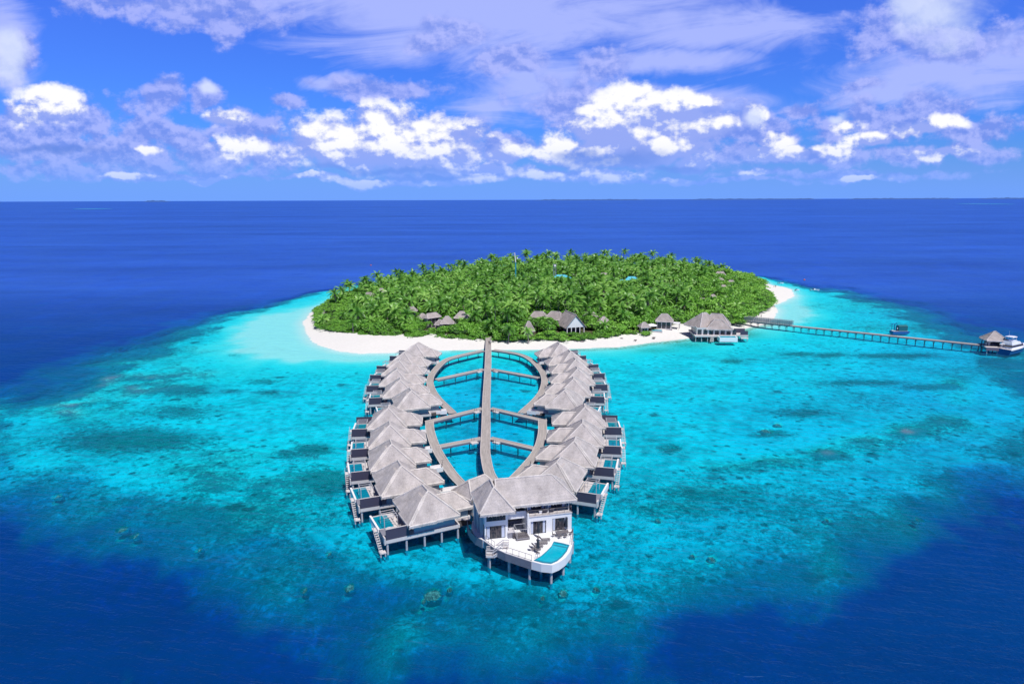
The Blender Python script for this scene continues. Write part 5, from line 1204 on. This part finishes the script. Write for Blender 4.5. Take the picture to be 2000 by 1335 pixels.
# ------------------------------------------------------------------ people
def person(x, y, z, yaw, lab, top, legs, stride=.18, sit=False):
    t = empty('person', (x, y, z), yaw, lab, 'person')
    def skin(name, pts, edges, rad, mat, sub=1):
        me = bpy.data.meshes.new(name); me.from_pydata(pts, edges, []); o = bpy.data.objects.new(name, me); COL.objects.link(o); o.parent = t
        sk = o.modifiers.new('skin', 'SKIN'); 
        for i, r in enumerate(rad): me.skin_vertices[0].data[i].radius = r
        me.skin_vertices[0].data[0].use_root = True
        ss = o.modifiers.new('sub', 'SUBSURF'); ss.levels = sub; ss.render_levels = sub; me.materials.append(M[mat]); return o
    me = bpy.data.meshes.new('t'); bpy.data.meshes.remove(me)
    s = stride
    body = [(0,0,.92),(0,.01,1.15),(0,0,1.40),(0,0,1.50),(0,-.02,1.62),(0,-.03,1.72), (.2,0,1.40),(.27,.02+s*.6,1.14),(.26,-.05+s*1.2,.90),(.26,-.07+s*1.3,.82),
            (-.2,0,1.40),(-.27,.02-s*.6,1.14),(-.26,-.05-s*1.2,.90),(-.26,-.07-s*1.3,.82), (.1,0,.88),(.11,-s*.6,.50),(.11,-s*1.1+.03,.09),(.11,-s*1.1-.12,.04), (-.1,0,.88),(-.11,s*.6,.50),(-.11,s*1.1+.06,.09),(-.11,s*1.1-.08,.04)]
    ed = [(0,1),(1,2),(2,3),(3,4),(4,5),(2,6),(6,7),(7,8),(8,9),(2,10),(10,11),(11,12),(12,13),(0,14),(14,15),(15,16),(16,17),(0,18),(18,19),(19,20),(20,21)]
    rd = [(.14,.1),(.13,.09),(.15,.09),(.05,.05),(.085,.1),(.07,.085),(.06,.06),(.04,.04),(.03,.03),(.035,.02),(.06,.06),(.04,.04),(.03,.03),(.035,.02),(.09,.09),(.06,.06),(.04,.04),(.035,.03),(.09,.09),(.06,.06),(.04,.04),(.035,.03)]
    for nm in (0,):
        me = bpy.data.meshes.new('body'); me.from_pydata(body, ed, []); o = bpy.data.objects.new('body', me); COL.objects.link(o); o.parent = t
        o.modifiers.new('skin', 'SKIN')
        for i, r in enumerate(rd): me.skin_vertices[0].data[i].radius = r
        me.skin_vertices[0].data[0].use_root = True
        m_ = o.modifiers.new('sub', 'SUBSURF'); m_.levels = 1; m_.render_levels = 1; me.materials.append(M['skin'])
    mb = MB()
    def ell(prof): 
        vs = [(cx+rx*math.cos(k*math.pi/6), cy+ry*math.sin(k*math.pi/6), z) for cx, cy, rx, ry, z in prof for k in range(12)]
        mb.add(vs, [(i*12+k, i*12+(k+1)%12, (i+1)*12+(k+1)%12, (i+1)*12+k) for i in range(len(prof)-1) for k in range(12)])
    ell([(0,0,.17,.13,.86),(0,.01,.155,.115,1.1),(0,0,.19,.125,1.3),(0,0,.22,.11,1.42),(0,0,.09,.08,1.5)]); mb.build('shirt', M[top], t)
    mb = MB(); 
    for sg, d in ((1,-s),(-1,s)): ell([(sg*.09,0,.115,.125,.95),(sg*.1,d*.3,.10,.11,.7),(sg*.11,d*.6,.085,.09,.48)])
    mb.build('shorts', M[legs], t)
    mb = MB(); mb.blob((0,.0,1.76),(.095,.115,.075),2,.05); mb.build('hair', M['umb'], t)
    return t
def at_px(px, py, z): return P(px, py, z)
for (px, py, z, yw, lab, a, b) in [(955.2,672.5,2.41,0,'person in dark clothes walking on the central boardwalk by the beach, left of two','umb','navy'),(957.6,672.5,2.41,0,'person in pale shirt walking on the central boardwalk by the beach, right of two','cushion','navy'),
   (1486.4,620,1.75,60,'person in dark clothes standing alone on the beach behind the jetty','navy','umb'),(1511.5,561,1.0,20,'left person of the two standing on the far spit','shade_blue','navy'),(1514.8,561.3,1.0,-30,'right person of the two standing on the far spit','umb','slat')]:
    x, y = P(px, py, z); person(x, y, z, R(yw), lab, a, b)
x, y = wb.location.x-1.7, wb.location.y-.9; person(x, y, 1.06, R(20), 'person in white shirt and dark trousers working on the barge', 'hull', 'umb')

# parked bicycles leaning on the loops
def bicycle(px, py, yaw, lab):
    x, y = P(px, py, 2.25); t = empty('bicycle', (x, y, 2.255), R(yaw), lab, 'bicycle', 'bicycles parked on the boardwalks')
    for u in (-.52, .52):
        mb = MB(); n = 16; pts = [(u+.33*math.cos(2*math.pi*k/n), 0, .34+.33*math.sin(2*math.pi*k/n)) for k in range(n)]
        for k in range(n): mb.tube(pts[k], pts[(k+1)%n], .02, n=5)
        mb.build('wheel', M['umb'], t)
    mb = MB(); A_, B_, C_, D_ = (-.52,0,.34),(-.12,0,.28),(-.25,0,.82),(.38,0,.85)
    for p, q in ((A_,B_),(A_,C_),(B_,C_),(B_,D_),(C_,D_),(D_,(.52,0,.34)),(D_,(.34,0,1.05))): mb.tube(p, q, .025, n=5)
    mb.build('frame', M['furn'], t); mb = MB(); mb.bar((.34,-.28,1.05),(.34,.28,1.05),.04); mb.build('handlebar', M['umb'], t); mb = MB(); mb.bar((-.38,0,.9),(-.12,0,.9),.14,.06); mb.build('saddle', M['umb'], t)
bicycle(864.2, 908, 95, 'bicycle parked at the outer edge of the near left curved boardwalk'); bicycle(1036, 909, 80, 'bicycle parked on the near right curved boardwalk behind the house'); bicycle(1065, 759, 100, 'bicycle parked on the far right curved boardwalk')

# ------------------------------------------------------------------ corals and rocks
def coralmat():
    m, g, b = newmat('coral_rock'); tc = g.node('ShaderNodeTexCoord').outputs['Object']; n = g.noise(tc, 1.6, 5, .7); n2 = g.noise(tc, .7, 3)
    c = g.mix(g.step(n, .35, .65), rgb(.10, .07, .08), rgb(.48, .30, .30)); g.put(b.inputs['Base Color'], c); b.inputs['Roughness'].default_value = 1; return m
CM = coralmat()
cl = ['large round brown coral head in the shallows in front of the house','pale coral head in the front shallows below the left villa','small coral knob left of the large coral head','coral knob right of the large coral head','brown coral head in the right shallows','dark coral head right of the house','coral head in the left shallows, uppermost of three','coral head in the left shallows, middle of three','lone pale coral head at the far left','small coral head in the lower left shallows',
 'coral patch just in front of the pool bow','coral patch left of the pool bow','small coral head between left villa and large coral head','coral patch to the right below the pool bow','small coral beside the brown coral head on the right','coral knob at the edge of the deep water left','larger pale coral patch in the right lagoon','smaller pale coral patch in the right lagoon','lone coral head in the right shallows','coral head near the right reef slope']
for i, ((px, py, rr, k), (c, r)) in enumerate(zip(CORALS, CW)):
    rnd = random.Random(i*7+1); mb = MB()
    for q in range(int(7+r*6)):
        a = rnd.random()*6.28; d = r*.75*math.sqrt(rnd.random()); s = r*(.22+.24*rnd.random())
        mb.blob((d*math.cos(a), d*math.sin(a), -.92+.22*(1-d/r)), (s, s, .36+.16*rnd.random()), 2, .25, 1.4, seed=i*13+q)
    mb.blob((0,0,-.95), (r*1.15, r*1.05, .50), 3, .16, 2.2, seed=i)
    o = mb.build('coral_head', CM); o.location = (c[0], c[1], 0); tag(o, cl[i], 'coral', 'coral heads under the clear water')
for i, (px, py, r, l) in enumerate([(1136.5,667,.9,'dark rock alone on the front beach'),(1214,661,.8,'dark rock under the shrubs right of the gabled hall'),(1241,664,.6,'small flat rock on the front beach near the garden villa'),(1277,659.5,.8,'dark driftwood clump on the beach near the white parasol'),(748,667,.7,'flat dark rock on the left beach'),(709,662,.8,'dark driftwood on the far left beach')]):
    x, y = P(px, py, 1.0); mb = MB(); r *= .6; mb.blob((0,0,-.1),(r*1.6,r,r*.7),2,.35,1.5,seed=i); mb.blob((r,.4,-.2),(r*.6,r*.6,r*.4),2,.3,1.5,seed=i+9); o = mb.build('beach_rock', M['rock']); o.location = (x, y, 1.15); tag(o, l, 'rock', 'dark rocks on the beach')
# ------------------------------------------------------------------ vegetation
def frond_template(seed, nf=22, dead=2):
    rd = random.Random(seed); V = []; Fc = []; T = []; D = []
    for k in range(nf):
        az = k*2.399+rd.uniform(-.25,.25); q = (k+.5)/nf; el = R(72-118*q+rd.uniform(-9,9)); L = rd.uniform(4.0,5.0)*(.82+.35*math.sin(math.pi*min(1,q*1.1)))
        dl = k >= nf-dead
        if dl: el = R(-68); L *= .75
        seg = 8; p = Vector((0,0,0)); d = Vector((math.cos(az)*math.cos(el), math.sin(az)*math.cos(el), math.sin(el))); side = Vector((-math.sin(az), math.cos(az), 0))
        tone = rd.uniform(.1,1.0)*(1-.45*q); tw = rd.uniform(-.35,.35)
        for i in range(seg):
            n = d*L/seg; p2 = p+n; up = side.cross(d).normalized()*-1
            if up.z < 0: up = -up
            t = (i+.5)/seg; wl = .80*math.sin(math.pi*(t*.80+.12))**.8
            for s in (-1,1):
                sd = (side*s*math.cos(tw)+up*s*math.sin(tw)); tip = p+n*1.3+sd*wl+Vector((0,0,-wl*.55)); tip2 = p+n*.75+sd*wl*.95+Vector((0,0,-wl*.62))
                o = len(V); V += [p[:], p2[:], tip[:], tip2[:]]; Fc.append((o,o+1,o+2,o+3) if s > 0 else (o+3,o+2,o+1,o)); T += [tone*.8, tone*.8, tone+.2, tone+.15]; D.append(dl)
            p = p2; d = (d+Vector((0,0,-(.10+.20*t)*(1.0 if el > 0 else .7)))).normalized()
    for k in range(5):
        a = k*1.3; o = len(V); c = Vector((.3*math.cos(a), .3*math.sin(a), -.3)); r = .2
        V += [(c.x-r,c.y,c.z),(c.x,c.y-r,c.z),(c.x+r,c.y,c.z),(c.x,c.y+r,c.z),(c.x,c.y,c.z+r),(c.x,c.y,c.z-r)]; Fc += [(o,o+1,o+4,o+4),(o+1,o+2,o+4,o+4),(o+2,o+3,o+4,o+4),(o+3,o,o+4,o+4)]; T += [.5]*6; D += [True]*4
    return np.array(V), np.array(Fc), np.array(T), np.array(D)
def trunk_template(seed):
    rd = random.Random(seed); lx, ly = rd.uniform(-.14,.14), rd.uniform(-.1,.1); n = 6; V = []; 
    for i in range(n+1):
        t = i/n; cx = lx*t*t; cy = ly*t*t; r = .24*(1-.45*t)+(.12 if i == 0 else 0)
        for k in range(6): V.append((cx*10+r*math.cos(k*math.pi/3), cy*10+r*math.sin(k*math.pi/3), t*10))
    Fc = [(i*6+k, i*6+(k+1)%6, (i+1)*6+(k+1)%6, (i+1)*6+k) for i in range(n) for k in range(6)]
    return np.array(V), np.array(Fc), (lx*10, ly*10)
def bush_template(seed, nq=560, flat=.8):
    rd = np.random.default_rng(seed); N = nq
    lob = [(0,0,0,1.0)]+[(*(rd.normal(size=3)*(.42,.42,.25)), rd.uniform(.45,.68)) for _ in range(7)]
    V = np.zeros((N*4,3)); T = np.zeros(N*4); Fc = np.arange(N*4).reshape(N,4)
    for i in range(N):
        c = lob[rd.integers(0,8)]; d = rd.normal(size=3); d /= np.linalg.norm(d)
        if d[2] < -.35: d[2] *= -1
        r = (c[3]*.9 if c[3] < 1 else .72)*rd.uniform(.9,1.06); p = np.array([c[0]+d[0]*r, c[1]+d[1]*r, c[2]*.8+d[2]*r*flat])
        nrm = d+rd.normal(size=3)*.55; nrm /= np.linalg.norm(nrm); a = np.cross(nrm, rd.normal(size=3)); a /= np.linalg.norm(a); b = np.cross(nrm, a); s = rd.uniform(.048,.098)*(1.25 if N < 400 else 1)
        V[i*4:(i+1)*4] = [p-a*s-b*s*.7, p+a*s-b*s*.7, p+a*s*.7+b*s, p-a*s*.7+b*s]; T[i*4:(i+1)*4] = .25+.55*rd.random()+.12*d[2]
    return V, Fc, T
def mkmesh(name, V, Fc, T=None, mats=(), mi=None):
    me = bpy.data.meshes.new(name); tri = Fc[:,2] == Fc[:,3]
    if tri.any():
        me.from_pydata([tuple(v) for v in V], [], [tuple(f[:3]) if t else tuple(f) for f, t in zip(Fc.tolist(), tri)])
    else:
        n, nf = len(V), len(Fc); me.vertices.add(n); me.vertices.foreach_set('co', V.astype(np.float32).ravel()); me.loops.add(nf*4)
        me.loops.foreach_set('vertex_index', Fc.astype(np.int32).ravel()); me.polygons.add(nf); me.polygons.foreach_set('loop_start', np.arange(0,nf*4,4,dtype=np.int32)); me.update(calc_edges=True)
    if T is not None: a = me.attributes.new('tone','FLOAT','POINT'); a.data.foreach_set('value', T.astype(np.float32))
    for m in mats: me.materials.append(m)
    if mi is not None: me.polygons.foreach_set('material_index', mi.astype(np.int32))
    return me
def xf(V, s, a, loc):
    c, n = math.cos(a), math.sin(a); W_ = V*np.asarray(s); return np.stack([W_[:,0]*c-W_[:,1]*n+loc[0], W_[:,0]*n+W_[:,1]*c+loc[1], W_[:,2]+loc[2]], 1)
FT = [frond_template(s, 18+2*(s%3)) for s in range(5)]; TT = [trunk_template(s) for s in range(4)]; BT = [bush_template(s) for s in range(5)]; BTf = [bush_template(s+20, 300) for s in range(4)]
FM = [mkmesh('palm_crown', V, Fc, T, (M['frond'], M['deadfrond']), D) for V, Fc, T, D in FT]
TM = [mkmesh('palm_trunk', V, Fc, None, (M['trunk'],)) for V, Fc, l in TT]
BM = [mkmesh('broadleaf_crown', V*1.0, Fc, T, (M['leaf'],)) for V, Fc, T in BT]
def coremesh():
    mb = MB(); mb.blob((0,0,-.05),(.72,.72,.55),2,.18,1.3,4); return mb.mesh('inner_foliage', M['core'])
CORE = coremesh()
HM = [(600,4.5),(640,6),(670,7.6),(720,9.6),(800,10.8),(880,12),(960,14.4),(1040,15.8),(1250,15.6),(1320,13.6),(1370,12),(1420,9.2),(1470,6.5),(1500,5),(1600,4.5)]
def proj(x, y, z):
    yy = y*math.sin(PIT)+(z-H)*math.cos(PIT); zz = y*math.cos(PIT)-(z-H)*math.sin(PIT); return 1000+x/zz*F, 667.5-yy/zz*F
def hcap(x, y, h, rr=0):
    for (cx, cy, r, zs, hw2) in CLEAR:
        d = math.hypot(x-cx, y-cy)
        if d < r+rr*.5: return 0
        # in front of the building: stay under the line of sight
        dist = math.hypot(cx, cy); ux, uy = cx/dist, cy/dist; al = x*ux+y*uy; la = abs(x*uy-y*ux)
        if al < dist and la < hw2*al/dist+rr:
            h = min(h, H+(zs-H)*al/dist)
    return h
def scatter(sp, seed):
    rd = random.Random(seed); xs = VEG[:,0]; ys = VEG[:,1]; out = []
    x = xs.min()
    while x < xs.max():
        y = ys.min()
        while y < ys.max():
            out.append((x+rd.uniform(-.45,.45)*sp, y+rd.uniform(-.45,.45)*sp)); y += sp
        x += sp
    A_ = np.array(out); s = sdist(A_, VEG); return [(a[0], a[1], d) for a, d in zip(out, s) if d > .5]
rd = random.Random(5)
palms = []; bushes = []
for x, y, e in scatter(6.5, 1):
    px, py = proj(x, y, 5); hm = np.interp(px, [a for a,b in HM], [b for a,b in HM])
    back = y > 0 and e < 14 and py < 580
    dens = .93
    if px > 1340: dens = .50
    if px > 1440: dens = .12
    if px < 700: dens = .5
    front = e < 14 and not back
    if front: dens *= .38
    if rd.random() > dens: continue
    h = hm*rd.uniform(.66,1.06)
    if back and rd.random() < .30: h = hm*rd.uniform(1.05,1.30)
    if front: h = min(h, 6+e*.35)*rd.uniform(.8,1.15)
    h = hcap(x, y, h, 2.5)
    if h < 5.0: continue
    palms.append((x, y, h-2.4, e, px, py))
for x, y, e in scatter(4.7, 2):
    px, py = proj(x, y, 4); hm = np.interp(px, [a for a,b in HM], [b for a,b in HM])
    r = rd.uniform(2.6,4.2); back = py < 575
    h = hm*rd.uniform(.34,.56)
    if px > 1340: h = hm*rd.uniform(.6,.95); r = rd.uniform(3.0,4.8)
    h = min(h, 3.4+e*.38) if not (back and e < 8) else min(h, 5)
    r = min(r, e+1.6, h*.8)
    h = hcap(x, y, h, r*.8)
    if h < 1.3: continue
    r = min(r, h*.85)
    bushes.append((x, y, h, r, e, px, py))
# a fringe of low shore shrubs along the front edge
for i in range(len(VEG)):
    a, b = VEG[i], VEG[(i+1)%len(VEG)]; L = np.linalg.norm(b-a)
    if a[1] > 420 and b[1] > 420: continue
    for k in range(int(L/1.7)):
        t = (k+rd.random())/(L/1.7); x, y = a+(b-a)*t; x += rd.uniform(-1,1); y += rd.uniform(-1.6,1.4); r = rd.uniform(1.2,2.3); h = hcap(x, y, r*1.25, 1.0)
        if h > .9: px, py = proj(x, y, 1); bushes.append((x, y, h, min(r, h), 0, px, py))
# the lone palms the skyline shows
for (px, py) in [(1253,498),(1089,499),(1164,503),(712,545),(744,544),(655,572)]:
    x, y = P(px, py, 17.5 if px > 900 else (12.5 if px > 700 else 8.5)); h = (16 if px > 900 else (11 if px > 700 else 7)); palms.append((x, y, h, 3, px, py+30))
for (px, py, h) in [(993,668,5.5),(1032,668,5),(690,652,5.5),(1157,640,7),(1122,655,0)]:
    if h: x, y = P(px, py, 1.5); palms.append((x, y, h, 1, px, py))
print('PALMS', len(palms), 'BUSHES', len(bushes))
def zone(px, py):
    if py < 560: return 'far' 
    return 'front' if py > 615 else 'middle'
XZ = [(690,'at the left tip of the island'),(830,'above the left beach'),(945,'behind the left beach houses'),(1060,'around the landward end of the central boardwalk'),(1200,'around the gabled hall'),(1335,'above the front right beach'),(1430,'around the largest water villa'),(1700,'beside the right spit')]
def place(px, py):
    for lim, n in XZ:
        if px < lim: break
    return {'far': 'on the far side, ', 'middle': 'in mid grove, ', 'front': 'along the front, '}[zone(px, py)]+n
def dist(t): return t[0]**2+t[1]**2
palms.sort(key=dist); bushes.sort(key=dist)
def ground(x, y, e): return 1.5 if e > 3 else 1.1
for i, (x, y, h, e, px, py) in enumerate(palms[:300]):
    pl_ = place(px, py); k = rd.randrange(4); a = rd.uniform(0,6.28); g0 = ground(x, y, e)
    t = empty('coconut_palm', (x, y, g0), a, ('short' if h < 6 else 'tall' if h > 10.5 else 'mid height')+' coconut palm '+pl_, 'palm tree', 'coconut palms of the island, '+pl_)
    o = bpy.data.objects.new('trunk', TM[k]); COL.objects.link(o); o.parent = t; o.scale = (1,1,h/10)
    c = bpy.data.objects.new('crown', FM[rd.randrange(5)]); COL.objects.link(c); c.parent = t; c.location = (TT[k][2][0], TT[k][2][1], h); s = rd.uniform(.8,1.08)*(.75 if h < 6 else 1); c.scale = (s,s,s); c.rotation_euler = (0,0,rd.uniform(0,6.28))
for i, (x, y, h, r, e, px, py) in enumerate(bushes[:300]):
    pl_ = place(px, py); a = rd.uniform(0,6.28); g0 = ground(x, y, e); hh = h*.55
    t = empty('broadleaf_shrub', (x, y, g0-.3), a, ('low' if h < 2.6 else 'tall')+' broadleaf shrub '+pl_, 'shrub', 'broadleaf shrubs of the island, '+pl_)
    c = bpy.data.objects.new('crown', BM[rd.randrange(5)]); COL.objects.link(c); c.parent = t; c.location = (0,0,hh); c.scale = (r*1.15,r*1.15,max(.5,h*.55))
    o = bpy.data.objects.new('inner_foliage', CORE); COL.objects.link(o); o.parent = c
    mb = None
    if i < 60 and h > 3: mb = MB(); mb.tube((0,0,0),(0,0,hh),.16,.1,6); mb.build('trunk', M['trunk'], t)
def merged(name, parts, mats, lab, cat):
    Vs, Fs, Ts, Ms = [], [], [], []; o = 0
    for V, Fc, T, mi in parts: Vs.append(V); Fs.append(Fc+o); Ts.append(T); Ms.append(mi); o += len(V)
    V = np.concatenate(Vs); Fc = np.concatenate(Fs); T = np.concatenate(Ts); mi = np.concatenate(Ms)
    ob = bpy.data.objects.new(name, mkmesh(name, V, Fc, T, mats, mi)); COL.objects.link(ob); return tag(ob, lab, cat, kind='stuff')
parts = []; 
FTq = [(V, Fc[Fc[:,2] != Fc[:,3]], T, D[Fc[:,2] != Fc[:,3]]) for V, Fc, T, D in FT]
for (x, y, h, e, px, py) in palms[300:]:
    k = rd.randrange(4); a = rd.uniform(0,6.28); V, Fc, l = TT[k]; parts.append((xf(V,(1,1,h/10),a,(x,y,1.5)), Fc, np.zeros(len(V)), np.full(len(Fc),2)))
    s = rd.uniform(.8,1.1); V, Fc, T, D = FTq[rd.randrange(5)]; ca, sa = math.cos(a), math.sin(a)
    parts.append((xf(V,(s,s,s),rd.uniform(0,6.28),(x+l[0]*ca-l[1]*sa, y+l[0]*sa+l[1]*ca, 1.5+h)), Fc, np.clip(T+rd.uniform(-.25,.3),0,1.3), D.astype(int)))
if parts: merged('far_palm_grove', parts, (M['frond'], M['deadfrond'], M['trunk']), 'dense grove of coconut palms covering the far half of the island', 'palm grove')
parts = []; cm = CORE; cv = np.array([v.co[:] for v in cm.vertices]); cf = np.array([list(p.vertices)+[p.vertices[-1]] for p in cm.polygons])
corep = MB()
for (x, y, h, r, e, px, py) in bushes[300:]:
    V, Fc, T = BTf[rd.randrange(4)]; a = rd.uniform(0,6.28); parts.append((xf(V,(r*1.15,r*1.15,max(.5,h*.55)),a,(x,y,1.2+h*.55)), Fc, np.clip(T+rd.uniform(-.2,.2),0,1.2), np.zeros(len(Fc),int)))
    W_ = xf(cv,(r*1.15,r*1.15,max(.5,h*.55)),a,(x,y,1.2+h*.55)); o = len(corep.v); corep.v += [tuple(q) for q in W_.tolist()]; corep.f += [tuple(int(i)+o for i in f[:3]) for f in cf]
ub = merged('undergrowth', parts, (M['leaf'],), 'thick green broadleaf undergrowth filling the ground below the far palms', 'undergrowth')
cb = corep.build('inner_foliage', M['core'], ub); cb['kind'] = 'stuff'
print('OBJS', len(bpy.data.objects))
